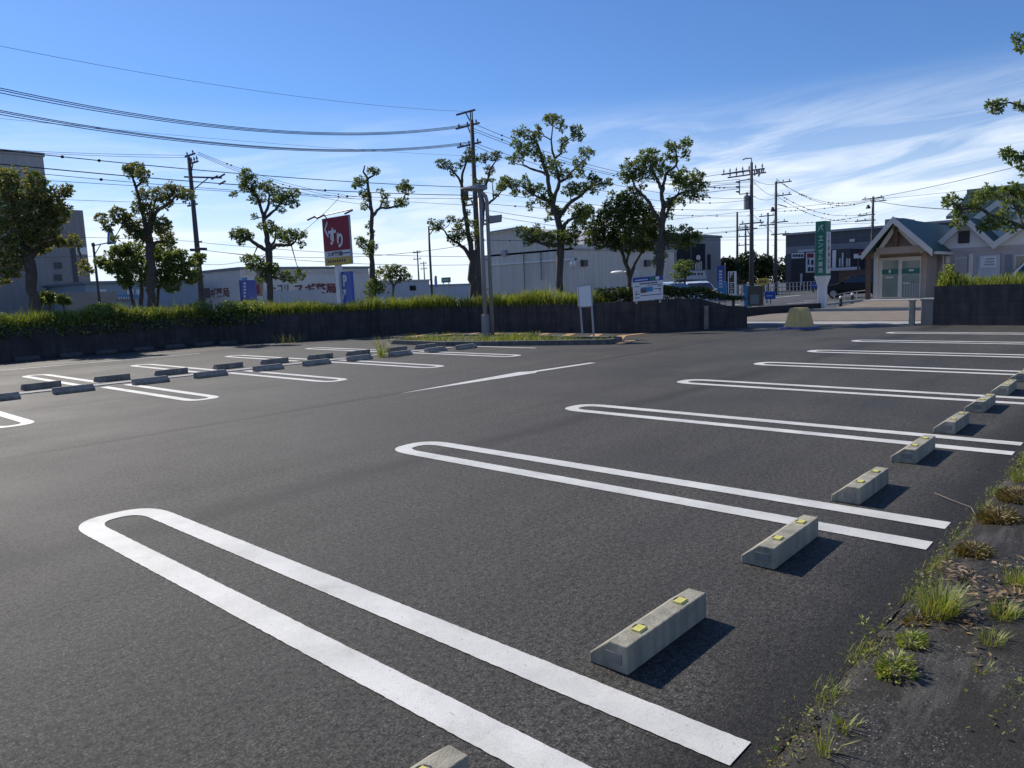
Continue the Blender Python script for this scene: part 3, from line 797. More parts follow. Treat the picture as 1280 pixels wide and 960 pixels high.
tree('bushy_tree', 'lower bushy green tree growing behind the gnarled topknot tree', 6.2, (176, 385),
  [[(176, 385, 2.5), (177, 360, 2.2), (175, 335, 1.6)], [(168, 384, 2.2), (162, 355, 1.8), (155, 338, 1.2), (150, 320, .8)], [(196, 384, 2.2), (198, 360, 1.8), (208, 340, 1.2), (225, 338, .8)], [(208, 345, 1.5), (236, 350, 1), (246, 328, .6)]],
  [(150,318,13),(165,313,12),(146,335,11),(160,340,13),(175,330,13),(205,316,12),(215,326,11),(195,330,12),(220,340,12),(235,336,9),(200,348,11),(185,350,10),(133,332,7),(126,326,5),(245,325,7),(251,321,5),(215,356,9),(240,346,8),(190,315,9),(228,318,6),(157,352,8)], 'leaf', None, 1.15, (.11, .18), seed=13)
tree('pruned_tree', 'slim tree with stepped leaf tufts in front of the store', 4.0, (337.5, 374),
  [[(337.5, 374, 4), (336, 346, 4), (336, 316, 4.2), (335, 305, 3.6), (333, 292, 3), (331, 281, 2.7), (330, 273, 2.4), (326, 260, 2), (323, 249, 1.7), (314, 239, 1.4), (308, 232, 1.1), (307.5, 220, .8)], [(330, 271, 2), (336, 255, 1.6), (336, 242, 1)], [(331, 273, 2), (338, 267, 1.7), (345, 262, 1.5), (351, 252, 1.2), (364, 243, .8)],
   [(334, 313, 3), (322.5, 307, 2.4), (313, 300, 1.9), (300, 295, 1.2)], [(337, 312, 3.2), (345, 306, 2.4), (355, 307, 1.9), (364, 306, 1.5), (369, 302, 1.2), (372, 294, .8)], [(339, 310, 2), (344, 298, 1.3), (345, 288, .8)]],
  [(308,217,6.5),(303,225,6.5),(316,224,5.5),(308,234,7),(320,235,5.5),(330,236,5),(337,233,7.5),(318,248,6),(328,248,5),(344,245,6),(352,241,6.5),(346,252,6),(360,250,7),(368,241,6),(367,255,5),(352,262,3.5),(292,243,3.5),(297,292,7.5),(305,293,7.5),(313,295,5),(288,295,2.5),(300,300,5),(326,282,3.5),(338,283,7.5),(345,290,7.5),(352,296,6.5),(362,293,6.5),(370,293,6.5),(360,300,5),(377,305,3.5),(381,293,4),(310,325,7.5),(322,328,8.5),(330,335,9),(312,335,5),(340,335,8),(345,342,7),(357,345,6),(375,343,6),(330,346,7),(366,350,4.5),(318,270,3)], 'leaf', SP, .95, (.09, .15), seed=14)
tree('pruned_tree', 'thin sparse tree with a forked tip to the right of the red sign', 3.5, (466, 369),
  [[(466, 369, 4), (465, 345, 3.7), (464, 320, 3.2), (465, 294, 2.8), (465, 269, 2.3), (463, 252, 2), (460, 234, 1.7), (459, 222, 1.4), (454, 215, 1.2), (456, 207, .8)], [(459, 224, 1.3), (466, 220, 1.1), (469, 214, .8)], [(465, 272, 2.2), (470, 265, 1.9), (475, 260, 1.7), (486, 260, 1.4), (499, 257, 1.2), (505, 247, .9), (508, 238, .6)], [(475, 260, 1.3), (479, 249, 1.1), (484, 245, .8)], [(464, 263, 1.4), (459, 257, 1.1), (456, 254, .7)], [(464, 312, 1.5), (457, 305, 1.1)]],
  [(450,227,6.5),(444,229,4.5),(469,214,4.5),(463,213,3.5),(455,241,5),(459,246,4.5),(455,257,4),(475,239,3),(482,254,4.5),(484,245,2.5),(478,245,2.5),(498,255,5.5),(505,252,5.5),(503,235,6.5),(511,237,5.5),(507,229,4.5),(461,281,3.5),(464,291,3.5),(450,301,5.5),(457,306,6.5),(466,307,5),(460,315,5),(465,355,5.5),(470,352,6.5),(463,365,7),(475,360,6)], 'leaf', SP, .9, (.09, .15), seed=15)
tree('small_tree', 'little round-topped tree on the verge right of the thin sparse tree', 7.0, (491, 368),
  [[(491, 368, 1.6), (492, 358, 1.5), (488, 350, 1), (484, 342, .7)], [(492, 358, 1.2), (498, 350, 1), (502, 342, .6)], [(486, 366, .9), (480, 360, .7)]],
  [(482,338,6),(490,341,6.5),(500,338,6.5),(505,344,5.5),(495,348,6),(485,348,5.5),(509,348,4),(473,340,5),(494,334,4)], 'leaf', None, .7, (.10, .16), seed=16)
tree('pruned_tree', 'open-limbed tree with few leaf tufts behind the twin lamp post', 2.6, (591.5, 365),
  [[(591.5, 366, 5), (590, 340, 4.8), (590, 322, 4.4), (589, 313, 3.6), (585, 292, 3), (582, 270, 2.7), (579, 251, 2.3), (577, 230, 1.9), (578, 217, 1.6), (582, 205, 1.2), (587, 192, .8)], [(589, 324, 3), (582, 312, 2.5), (574, 305, 2), (566, 300, 1.6), (561, 296, 1.3), (554, 287, .9)], [(577, 231, 1.6), (573, 222, 1.4), (567.5, 216, 1.2), (561, 208, .8)],
   [(591, 322, 3.6), (596, 313, 3), (600, 302, 2.6), (603, 280, 2.2), (605, 259, 1.9), (602, 240, 1.6), (607, 231, 1.5), (610, 224, 1.4), (612, 213, 1.1), (620, 201, .7)], [(605, 260, 1.8), (611, 254, 1.5), (619.6, 247, 1.2), (626, 240, .9), (631, 230, .6)], [(617, 248, .9), (616, 236, .7), (616, 226, .5)], [(567, 300, 1.2), (571, 290, .8)]],
  [(551,204,5.5),(560,206,5.5),(567,217,4),(573,207,3.5),(582,200,5),(587,190,4.5),(592,199,5),(603,199,5),(607,196,4),(612,213,6),(618,196,5.5),(622,193,4),(597,229,4.5),(605,228,5),(582,250,4),(544,283,5.5),(551,280,4.5),(538,278,3),(564,274,4.5),(575,278,6),(572,290,7),(568,299,7.5),(578,294,6),(588,278,4.5),(595,280,4.5),(594,295,6),(598,290,4.5),(627,234,4.5),(632,228,4.5),(640,231,4.5),(645,240,3.5),(620,243,3),(616,225,2.5),(636,226,3.5),(584,266,3),(600,302,4)], 'leaf_dark', SP, .95, (.09, .14), seed=17)
tree('pruned_tree', 'tallest tree with wide open crown in front of the grey warehouse gable', 2.6, (700, 362),
  [[(700, 363, 5), (700, 330, 5), (701, 292, 5), (697, 272, 4.2), (691, 256, 3.6), (687, 240, 3.1), (685, 220, 2.6), (680, 208, 2.2), (677, 195, 1.8), (672, 180, 1.4), (662, 170, .9)], [(685, 221, 2), (680, 216, 1.7), (667, 212, 1.4), (654, 206, .9)], [(691, 256, 3), (695, 240, 2.5), (699, 227, 2.2), (707, 224, 1.7), (720, 210, 1.3), (730, 200, .8)],
   [(699, 227, 1.8), (695, 207, 1.6), (693, 197, 1.5), (690, 187, 1.3), (689, 175, 1), (691, 158, .7)], [(694, 198, 1.4), (701, 192, 1.2), (702, 180, 1), (715, 172, .6)], [(698, 272, 3.6), (707, 260, 3), (714, 252, 2.4), (727, 244, 1.9), (740, 232, 1.4), (757, 229, .7)], [(702, 290, 3), (706, 280, 2.4), (712, 275, 1.9), (725, 270, 1.2)],
   [(698, 306, 2.8), (690, 307, 2.3), (682, 306, 2), (667, 300, 1.5), (655, 295, .9)], [(689, 254, 2.2), (680, 249, 1.7), (672, 246, 1.4), (657, 236, 1), (646, 230, .6)], [(689, 175, .8), (680, 170, .7), (676, 162, .4)], [(702, 300, 2.4), (710, 298, 1.6)]],
  [(685,150,6.5),(690,146,4.5),(699,150,5.5),(703,160,4.5),(720,162,5.5),(722,170,6.5),(645,168,4.5),(652,163,4),(662,169,6.5),(672,170,5.5),(672,161,3.5),(645,180,6.5),(655,188,8.5),(665,185,7.5),(648,195,5.5),(672,195,6),(638,201,4.5),(685,203,8),(693,210,8),(698,218,6),(704,178,5.5),(703,187,4.5),(732,190,6.5),(738,192,4),(724,203,7.5),(725,216,5.5),(710,218,5.5),(656,226,5.5),(645,230,4.5),(632,226,5.5),(626,233,5.5),(643,241,3.5),(663,236,7.5),(675,235,6),(660,240,6),(680,250,7.5),(690,262,7.5),(685,245,5.5),(663,257,4.5),(685,274,3.5),(697,265,5.5),(712,238,7.5),(718,235,7),(727,238,7),(733,232,5.5),(741,222,5.5),(745,228,6.5),(743,236,5.5),(754,230,4.5),(760,228,4.5),(720,262,8.5),(730,270,9.5),(725,282,9),(715,290,8),(655,290,8.5),(665,295,8.5),(675,293,8.5),(685,298,7.5),(695,295,7.5),(670,285,4.5),(708,297,8),(715,300,7),(660,303,4.5),(690,305,5)], 'leaf', SP, .95, (.09, .14), seed=18)
tree('evergreen_tree', 'dense dark round tree between the two tallest pruned trees', 4.2, (786, 362),
  [[(786, 363, 3.2), (787, 348, 3), (783, 332, 2.5), (777, 314, 2), (768, 295, 1.4)], [(787, 349, 2.6), (793, 330, 2.2), (804, 313, 1.6), (812, 295, 1)], [(783, 330, 1.8), (788, 305, 1.3), (788, 280, .9)], [(772, 306, 1.2), (750, 300, .8)]],
  [(765,258,9),(778,253,9),(790,255,9),(805,260,9),(755,270,10),(770,272,11),(785,272,12),(800,275,12),(815,272,8),(745,285,10),(760,290,11),(775,292,12),(790,292,12),(805,293,11),(820,290,9),(740,298,9),(752,303,8),(768,306,8),(785,307,8),(800,307,8),(815,305,8),(728,270,7),(735,262,6),(812,283,9)], 'leaf_dark', None, 1.45, (.09, .15), seed=19)
tree('pruned_tree', 'tree with a full crown rising behind the blue and white notice board', 2.4, (823.5, 360),
  [[(823.5, 362, 5.2), (824, 344, 5.2), (824.6, 320, 5.2), (828, 290, 4.2), (829, 274, 3.6), (829, 253, 3), (827, 237, 2.5), (822.5, 226, 2), (814, 210, 1.3)], [(828, 240, 2.2), (830, 228, 2), (833, 217, 1.8), (845, 207, 1.6), (846, 195, 1.3), (843, 185, .8)], [(830, 260, 2.6), (836, 252, 2.2), (843, 247, 1.9), (852, 241, 1.5), (868, 237, .9)], [(832, 272, 2), (835, 262, 1.7), (845, 247, 1.3), (850, 236, .8)], [(827, 278, 3), (818, 266, 2.5), (812, 253, 2.2), (802, 243, 1.8), (794, 235, 1.4), (790, 224, .8)], [(802, 243, 1.2), (790, 241, .9), (780, 243, .5)], [(826, 300, 2.5), (845, 300, 1.8), (862, 297, 1.1)]],
  [(837,180,5.5),(843,185,6),(856,181,6),(860,178,4.5),(857,195,5.5),(834,196,5),(842,200,4.5),(805,194,6.5),(815,193,7.5),(800,205,8.5),(812,205,8.5),(822,203,7),(785,212,8.5),(795,218,7.5),(780,222,6.5),(790,222,6.5),(808,217,7.5),(820,218,7),(830,212,6),(787,203,4.5),(838,212,4.5),(845,222,7.5),(855,218,8.5),(850,230,8.5),(862,226,8.5),(872,220,6.5),(870,232,7.5),(880,233,5.5),(862,240,7),(868,247,5.5),(881,246,2.5),(850,252,5.5),(838,252,4.5),(790,240,7),(798,245,6),(780,243,4.5),(765,242,3.5),(778,245,3.5),(835,270,4.5),(838,258,4.5),(803,232,3.5),(840,288,5.5),(835,295,5.5),(830,305,6),(845,305,6),(825,320,7),(822,329,6),(855,290,7.5),(865,298,8.5),(858,305,6.5),(872,296,5.5),(848,300,6.5)], 'leaf', SP, 1.0, (.09, .14), seed=20)
tree('small_tree', 'small light green tree beside the slate grey building, right of the full crown', 14, (856, 352),
  [[(856, 356, 1.6), (857, 342, 1.4), (854, 332, .8)]], [(852,333,7),(848,343,6),(860,331,6),(857,340,5),(846,334,4)], 'leaf', None, .5, (.12, .2), seed=21)
# tree at the right edge whose limbs reach into the frame
p_ = onX(1400, 336, 23.9)
tree('pruned_tree', 'tree beyond the right photo edge reaching leafy limbs before the house', 0, (1405, 362),
  [[(1405, 362, 9), (1395, 320, 8), (1375, 292, 6), (1362, 230, 4), (1352, 160, 3), (1340, 90, 2)], [(1385, 306, 6), (1340, 296, 4.5), (1305, 290, 3.6), (1280, 284, 3), (1258, 276, 2.6), (1236, 268, 2), (1222, 258, 1.6), (1203, 262, 1.3), (1190, 252, .8)], [(1362, 232, 3), (1325, 215, 2.2), (1290, 203, 1.6), (1268, 195, 1)], [(1355, 170, 2.4), (1320, 145, 1.7), (1282, 133, 1.2), (1262, 128, 1), (1246, 131, .6)], [(1345, 110, 2), (1310, 75, 1.2), (1280, 52, .6)], [(1280, 284, 2), (1270, 262, 1.4), (1262, 240, .8)], [(1258, 276, 1.4), (1248, 282, .8)]],
  [(1272,48,5.5),(1279,60,6),(1290,56,8),(1300,80,10),(1240,132,6),(1250,130,5.5),(1246,137,4),(1276,132,5),(1290,138,8),(1258,192,6.5),(1265,196,6),(1275,195,5),(1278,207,5),(1290,215,9),(1190,250,8),(1184,255,4),(1198,262,6),(1200,274,6),(1196,280,4),(1215,260,6),(1225,245,8),(1235,240,7),(1220,253,6),(1241,246,5),(1255,240,7),(1265,236,7),(1274,246,8),(1260,254,5),(1240,278,7),(1255,268,7),(1250,283,6),(1234,280,5.5),(1228,284,4),(1277,262,6),(1266,285,4),(1290,240,10),(1310,260,12),(1310,200,12),(1330,120,12)], 'leaf', SP, .85, (.10, .16), d0=p_.x * FW.x + p_.y * FW.y, seed=22)
# rounded shrubs beside the first tree and far street trees
def shrub(label, px, py, d, rpx, leafm, n, name='shrub', group=None, flat=.8, L=(.12, .2), trunk=False):
    C = W(px, py, d); R = rpx * d / FPX
    r = thing(name, label, 'tree' if trunk else 'shrub', (C.x, C.y, 0), group)
    q = mb(); q.tube([(C.x, C.y, 0), (C.x + .05, C.y, max(.25, C.z * .6)), (C.x, C.y, C.z)], [.09, .06, .02] if not trunk else [.2, .15, .05], 6); q.build('trunk' if trunk else 'stem', M['bark'], r)
    q = mb(); blobs = [(Vector((U(-.6, .6), U(-.6, .6), U(-.5, .6))) , U(.4, .65)) for _ in range(9)]
    for i in range(n):
        b, br = random.choice(blobs); v = Vector((random.gauss(0, 1), random.gauss(0, 1), random.gauss(0, 1))).normalized() * br * U(.6, 1.05)
        p = C + Vector(((b.x + v.x) * R, (b.y + v.y) * R, (b.z + v.z) * R * flat))
        leaf(q, p, Vector((U(-1, 1), U(-1, 1), U(-.6, .8))), U(*L), U(*L) * .5)
    q.build('crown' if trunk else 'foliage', M[leafm], r, fixn=False); return r
random.seed(5)
shrub('dark rounded shrub to the right of the dense bronzed tree trunk', 60, 373, 33, 10, 'leaf_dark', 900)
shrub('low rounded shrub right of the darker shrub, before the grey tower', 78, 375, 32, 8, 'leaf', 700)
shrub('light rounded shrub left of the darker shrub, near the dense tree trunk', 49, 378, 31.5, 6, 'leaf', 500)
FT = 'distant street trees'
for px, py, d, rp, lab in ((908, 340, 80, 17, 'far dark tree left of the tallest right pole, behind the blue banner'), (930, 336, 84, 20, 'far dark tree directly behind the tallest right pole'), (954, 338, 86, 19, 'far dark tree between the tallest right pole and the slim pole'), (984, 335, 92, 19, 'far dark tree right of the slim pole, left of the black shop'), (1000, 324, 96, 11, 'far dark tree above the black shop roof')):
    shrub(lab, px, py, d, rp, 'far_leaf', 3200, 'street_tree', FT, .95, (.3, .55), True)

# ------------------------------------------------------------------ lamp post, blank sign, yellow block
L0 = G(612, 424); d_l = depth_of(L0)
r = thing('lamp_post', 'grey twin-pole car park lamp standing in the grassy planter', 'lamp post', (L0.x, L0.y, .06))
right_v = Vector((ROT.col[0].x, ROT.col[0].y, 0)).normalized()
a0 = Vector((L0.x, L0.y, 0)) - right_v * .095; b0 = Vector((L0.x, L0.y, 0)) + right_v * .095
q = mb(); q.tube([a0 + Vector((0, 0, .05)), a0 + Vector((0, 0, 4.25))], .062, 12); q.build('pole', M['grey_paint'], r, smooth=True)
q = mb(); q.tube([b0 + Vector((0, 0, .05)), b0 + Vector((0, 0, 3.95)), b0 + Vector((0, 0, 4.08)) - right_v * .03, b0 + Vector((0, 0, 4.2)) - right_v * .16, a0 + Vector((0, 0, 4.27)) - right_v * .12], .055, 12); q.build('pole', M['grey_paint'], r, smooth=True)
for z in (1.45, 2.3, 3.3):
    q = mb(); q.bar(a0 + Vector((0, 0, z)), b0 + Vector((0, 0, z)), .09, .05); q.build('pole_clamp', M['grey_paint'], r)
q = mb(); M_ = Matrix.Translation(a0) ; q.box((-.085, -.085, .05), (.085, .085, .72)); q.v = [tuple(M_ @ Vector(v)) for v in q.v]; q.build('base_cover', M['grey_paint'], r, bevel=.01)
# wedge head
q = mb(); c0 = a0 + Vector((0, 0, 4.30)) + right_v * .06; fwd = Vector((-right_v.y, right_v.x, 0))
st = ((-.62, .015, .06), (-.55, .035, .12), (-.30, .075, .17), (-.1, .11, .17), (.08, .085, .12), (.16, .05, .07))
vs = []; fs = []
for s, h, w in st:
    c = c0 + right_v * s
    ring = [(-w, -h * .45), (w, -h * .45), (w, h * .15), (w * .55, h), (-w * .55, h), (-w, h * .15)]
    vs += [c + fwd * a + Vector((0, 0, b)) for a, b in ring]
for i in range(len(st) - 1):
    for k in range(6): fs.append((i*6+k, i*6+(k+1)%6, i*6+6+(k+1)%6, i*6+6+k))
fs += [tuple(range(6)), tuple(range(len(vs)-6, len(vs)))]
q.add(vs, fs); hd = q.build('lamp_head', M['grey_paint'], r, bevel=.006)
q = mb(); q.add([c0 + right_v * s + fwd * w + Vector((0, 0, -.055)) for s, w in ((-.5, -.09), (-.02, -.13), (-.02, .13), (-.5, .09))], [(0, 1, 2, 3)]); q.build('lens', M['lamp_glass'], hd, fixn=False)
c1 = b0 + Vector((0, 0, 3.42)); q = mb(); q.add([c1 + right_v * s + fwd * w + Vector((0, 0, z)) for s, w, z in ((.05, -.12, -.11), (.40, -.12, -.07), (.40, .12, -.07), (.05, .12, -.11), (.03, -.12, .09), (.42, -.12, .12), (.42, .12, .12), (.03, .12, .09))], [(3,2,1,0),(4,5,6,7),(0,1,5,4),(1,2,6,5),(2,3,7,6),(3,0,4,7)])
fl = q.build('floodlight', M['grey_paint'], r, bevel=.015)
q = mb(); q.bar(c1 - right_v * .2 + Vector((0, 0, -.02)), c1 + right_v * .06 + Vector((0, 0, -.02)), .05); q.build('bracket', M['grey_paint'], fl)

S0 = G(734, 426); dS = depth_of(S0)
r = thing('blank_sign', 'blank pale grey sign board on two thin legs standing in the planter', 'sign', (S0.x, S0.y, .06))
fa = G(728.5, 424.5); fb = W(742.5, 427, depth_of(fa)); fb.z = .05
ta = W(723.5, 357, depth_of(fa)); tb = W(738, 357, depth_of(fa))
fx = (fb - fa); fx.z = 0; fx.normalize(); nrm = Vector((fx.y, -fx.x, 0))
for foot, top in ((fa, ta), (fb, tb)):
    f2 = Vector((foot.x, foot.y, .06)); q = mb(); q.bar(f2, top, .045, .03, up=nrm); q.build('leg', M['galv'], r)
bl = W(723.5, 383, depth_of(fa)); br = W(740, 382.5, depth_of(fa)); tl = W(722.3, 358.5, depth_of(fa)); tr = W(738.5, 356.5, depth_of(fa))
q = mb(); q.prism([v + nrm * .03 for v in (bl, br, tr, tl)], nrm * .045); q.build('panel', M['white_paint'], r, bevel=.006)
q = mb()
for a, b in ((bl, br), (br, tr), (tr, tl), (tl, bl)): q.bar(a + nrm * .05, b + nrm * .05, .03, .06)
q.build('panel_frame', M['galv'], r)

B0 = G(999, 410.5)
r = thing('barrier_block', 'faded yellow plastic barrier block on a blue base at the exit', 'barrier block', (B0.x, B0.y, 0))
def frustum(q, c, xv, yv, lv):
    vs = []
    for z, a, b in lv: vs += [c + xv * i * a + yv * j * b + Vector((0, 0, z)) for i, j in ((-1,-1),(1,-1),(1,1),(-1,1))]
    fs = [(0, 1, 2, 3)]
    for k in range(len(lv) - 1):
        for i in range(4): fs.append((k*4+i, k*4+(i+1)%4, k*4+4+(i+1)%4, k*4+4+i))
    n = len(vs); fs.append((n-1, n-2, n-3, n-4)); return q.add(vs, fs)
bx = Vector((math.cos(.15), math.sin(.15), 0)); bx, by = Vector((.09, .99, 0)).normalized(), Vector((.99, -.09, 0)).normalized()
c = Vector((B0.x, B0.y, 0))
q = mb(); frustum(q, c, bx, by, [(.045, .34, .25), (.06, .33, .24), (.50, .24, .16), (.56, .22, .145), (.58, .19, .12)]); q.build('block', M['yellow_block'], r, bevel=.02)
q = mb(); frustum(q, c, bx, by, [(.004, .44, .33), (.045, .42, .31)]); q.build('base_mat', M['navy'], r, bevel=.008)

# notice board on the wall top
r = thing('notice_board', 'white notice board with blue header on the wall top by the hedge', 'notice board')
pA = onX(791.5, 376, 18.25); dA = depth_of(pA)
tl, tr, br, bl = W(790.5, 347.5, dA), W(828.5, 344, dA - .12), W(829, 373.5, dA - .12), W(792, 377, dA)
ex = (br - bl).normalized(); en = ex.cross(Vector((0, 0, 1))).normalized(); ORG[r] = Vector((bl.x, bl.y, bl.z)); r.location = bl
q = mb(); q.prism([bl, br, tr, tl], -en * .04); q.build('panel', M['white'], r)
def onb(u, v): return bl.lerp(br, u).lerp(tl.lerp(tr, u), v)
def patch(name, u0, u1, v0, v1, m, par, off=.006):
    q = mb(); q.prism([onb(u0, v0), onb(u1, v0), onb(u1, v1), onb(u0, v1)], en * off); return q.build(name, m, par)
hd = patch('header', 0.0, 1.0, .80, 1.0, M['navy'], r)
patch('header_mark', .58, .74, .825, .975, M['green_sign'], hd, .011); patch('header_mark', .76, .88, .84, .97, M['white'], hd, .012)
patch('header_lettering', .08, .50, .865, .90, M['white'], hd, .01)
patch('map_picture', .27, .66, .36, .56, M['blue_light'], r); patch('map_shade', .25, .45, .33, .5, M['brown_board'], r, .009)
for u0, u1, v in ((.22, .84, .71), (.05, .22, .60), (.48, .95, .62), (.82, .95, .55), (.05, .22, .28), (.25, .95, .20), (.05, .22, .13), (.68, .95, .44)):
    patch('text_line', u0, u1, v, v + .028, M['dark_text'], r)
for i in range(7): patch('text_line', .24 + i * .085, .29 + i * .085, .69, .745, M['dark_text'], r, .009)
for u in (.1, .9):
    q = mb(); p = onb(u, .0) - en * .05; q.bar(Vector((p.x, p.y, .86)), p + Vector((0, 0, .3)), .05); q.build('support_post', M['galv'], r)

# ------------------------------------------------------------------ utility poles
XY = {}
def crossarm(r, c, L, off=0, ins=3, z=.0, brace=True, dirv=(0, 1, 0), th=.09, inh=.2):
    d = Vector(dirv).normalized(); a = c + d * (off - L / 2); b = c + d * (off + L / 2)
    q = mb(); q.bar(a, b, th, th); arm = q.build('crossarm', M['dark_metal'], r)
    for i in range(ins):
        p = a.lerp(b, (i + .35) / max(1, ins - .3)) if ins > 1 else a.lerp(b, .5)
        q = mb(); q.cyl(p + Vector((0, 0, th / 2)), .03, inh * .4, 6); q.cyl(p + Vector((0, 0, th / 2 + inh * .3)), .065, inh * .35, 8, .05); q.cyl(p + Vector((0, 0, th / 2 + inh * .6)), .045, inh * .4, 8, .02)
        q.build('insulator', M['porcelain'], arm)
    if brace:
        e = a.lerp(b, .3) if off > 0 or off == 0 else a.lerp(b, .3)
        if abs(off) > .01: e = c + d * (off * 1.0)
        q = mb(); q.bar(e, Vector((c.x, c.y, c.z - .75)), .05); q.build('arm_brace', M['dark_metal'], r)
    return arm
def pole(key, label, px, py, d, r0=.17, r1=.095, group='utility poles', steps=True, cat='utility pole', name='utility_pole', m='pole_conc'):
    T = W(px, py, d); XY[key] = (T.x, T.y); r = thing(name, label, cat, (T.x, T.y, 0), group)
    q = mb(); q.tube([(T.x, T.y, -.05), (T.x, T.y, T.z)], [r0, r1], 12); q.build('pole_shaft', M[m], r, smooth=True)
    if steps:
        q = mb()
        for i in range(int((T.z - 2.5) / .45)):
            s = 1 if i % 2 else -1; z = 2.2 + i * .45; q.bar((T.x, T.y, z), (T.x, T.y + s * .32, z), .022)
        tag(q.build('step_bolts', M['dark_metal'], r), None, None, None, 'stuff')
    return r, T
def zz(T, px, py): return Vector((T.x, T.y, z_at(px, py, (T.x, T.y))))
# middle tall pole
r, T = pole('mid', 'tall middle utility pole standing behind the twin lamp post', 589.5, 150, 42, .2, .11)
for dx in (-.07, .07):
    q = mb(); q.bar((T.x, T.y + dx, T.z - .2), (T.x, T.y + dx, T.z + .48), .05); q.build('top_strut', M['dark_metal'], r)
crossarm(r, Vector((T.x, T.y, T.z + .5)), 1.5, .45, 0, brace=True)
crossarm(r, zz(T, 591, 156), 1.9, .35, 3); crossarm(r, zz(T, 592, 180), 1.9, .3, 3)
crossarm(r, zz(T, 597, 247), 1.4, .4, 2); crossarm(r, zz(T, 598, 255), 1.2, .2, 1)
q = mb(); c = zz(T, 596, 250) + Vector((-.35, .4, 0)); q.cyl(c, .16, .55, 10); q.build('junction_box', M['dark_metal'], r)
# left pole
r, T = pole('left', 'leaning utility pole with side arms, right of the gnarled tree', 236, 197, 45, .19, .11)
for dx in (-.08, .08):
    q = mb(); q.bar((T.x, T.y + dx, T.z - .3), (T.x, T.y + dx, T.z + .1), .05); q.build('top_strut', M['dark_metal'], r)
crossarm(r, Vector((T.x, T.y, T.z + .12)), 1.3, -.2, 2, brace=False); crossarm(r, zz(T, 237, 205), 1.3, -.5, 4, inh=.3)
c = zz(T, 240, 221); q = mb(); q.bar(c + Vector((-.3, .25, 0)), c + Vector((1.7, -.6, 0)), .09); q.bar(c + Vector((1.0, -.3, 0)), c + Vector((0, 0, -.85)), .06); arm = q.build('side_arm', M['dark_metal'], r)
for k, dz in ((1.3, 0), (1.7, .12), (1.7, -.3)):
    q = mb(); p = c + Vector((k, -.35 * k, dz)); q.bar(p + Vector((0, .4, -.05)), p + Vector((0, -.4, .05)), .08); q.build('arm_end', M['dark_metal'], arm)
crossarm(r, zz(T, 243, 256), 1.3, .1, 2, brace=False); crossarm(r, zz(T, 247, 303), .7, -.3, 0, brace=False)
for dy in (.3, -.6):
    q = mb(); c = zz(T, 250, 312) + Vector((0, dy, 0)); q.tube([c + Vector((-.3, 0, 0)), c + Vector((.3, 0, 0))], .09, 8); q.build('cable_joint', M['dark_metal'], r)
# right tall pole with transformer
r, T = pole('right', 'tallest right utility pole with transformer and fan of insulators', 939.5, 203, 55, .2, .1)
q = mb(); q.tube([T, T + Vector((0, 0, .3)), T + Vector((0, .45, .35)), T + Vector((0, .7, .28))], .04, 6); q.build('top_hook', M['dark_metal'], r)
crossarm(r, zz(T, 939, 213), 3.4, .7, 7, brace=False, inh=.34); crossarm(r, zz(T, 939, 218), 3.0, .4, 6, brace=False, inh=.3)
for i in range(5):
    q = mb(); c = zz(T, 939, 217) + Vector((U(-.3, .3), -.3 - i * .13, U(-.25, .1))); q.cyl(c, .07, .35, 8, .05); q.build('cutout_fuse', M['porcelain'], r)
q = mb(); c = zz(T, 939, 224); q.bar(c, c + Vector((0, 1.0, 0)), .07); q.bar(c + Vector((0, .95, 0)), c + Vector((0, .95, -1.0)), .06); q.bar(c + Vector((0, .95, -1.0)), c + Vector((0, 0, -1.0)), .06); ar = q.build('side_frame', M['dark_metal'], r)
for i in range(3):
    q = mb(); q.tube([c + Vector((0, .95, -.1 - .36 * i)), c + Vector((-.05, 1.22, -.05 - .36 * i))], [.1, .05], 8); q.build('insulator', M['porcelain'], ar)
q = mb(); c = zz(T, 939, 261) + Vector((0, .36, 0)); q.cyl(c, .24, .95, 14); q.cyl(c + Vector((0, 0, .95)), .2, .06, 14)
for dx in (-.1, .1): q.cyl(c + Vector((dx, 0, 1.0)), .04, .25, 6)
q.build('transformer', M['slate'], r)
crossarm(r, zz(T, 940, 279), 1.9, .0, 3, brace=False); crossarm(r, zz(T, 940, 286), 1.6, .35, 1, brace=True)
# second right pole
r, T = pole('slim', 'slim utility pole with two short arms, right of the transformer pole', 970, 227, 66, .17, .1)
crossarm(r, zz(T, 970, 229), 1.5, -.65, 3, brace=False); crossarm(r, zz(T, 970, 245), 1.5, -.65, 3, brace=False)
q = mb(); c = zz(T, 970, 264) + Vector((0, .3, 0)); q.cyl(c, .2, .4, 10, .1); q.build('junction_box', M['dark_metal'], r)
crossarm(r, zz(T, 970, 278), 1.6, -.3, 2, brace=False); crossarm(r, zz(T, 970, 293), 1.7, -.4, 2, brace=False)
q = mb(); q.bar(zz(T, 970, 256) + Vector((0, -.2, 0)), zz(T, 970, 260) + Vector((0, -1.0, 0)), .08); q.build('side_arm', M['dark_metal'], r)
# pole before the house
r, T = pole('house', 'utility pole rising behind the green porch roof, crowded with bells and clamps', 1091.5, 246, 72, .19, .1)
crossarm(r, zz(T, 1091, 248), 2.0, .0, 3, brace=False); crossarm(r, zz(T, 1091, 252), 1.4, -.5, 2, brace=False)
q = mb(); c = zz(T, 1091, 260) + Vector((0, .45, 0)); q.cyl(c, .26, .35, 10, .1); q.build('bell_cover', M['dark_metal'], r)
crossarm(r, zz(T, 1091, 268), 1.6, .6, 3, brace=False); crossarm(r, zz(T, 1091, 275), 1.9, .7, 3, brace=False)
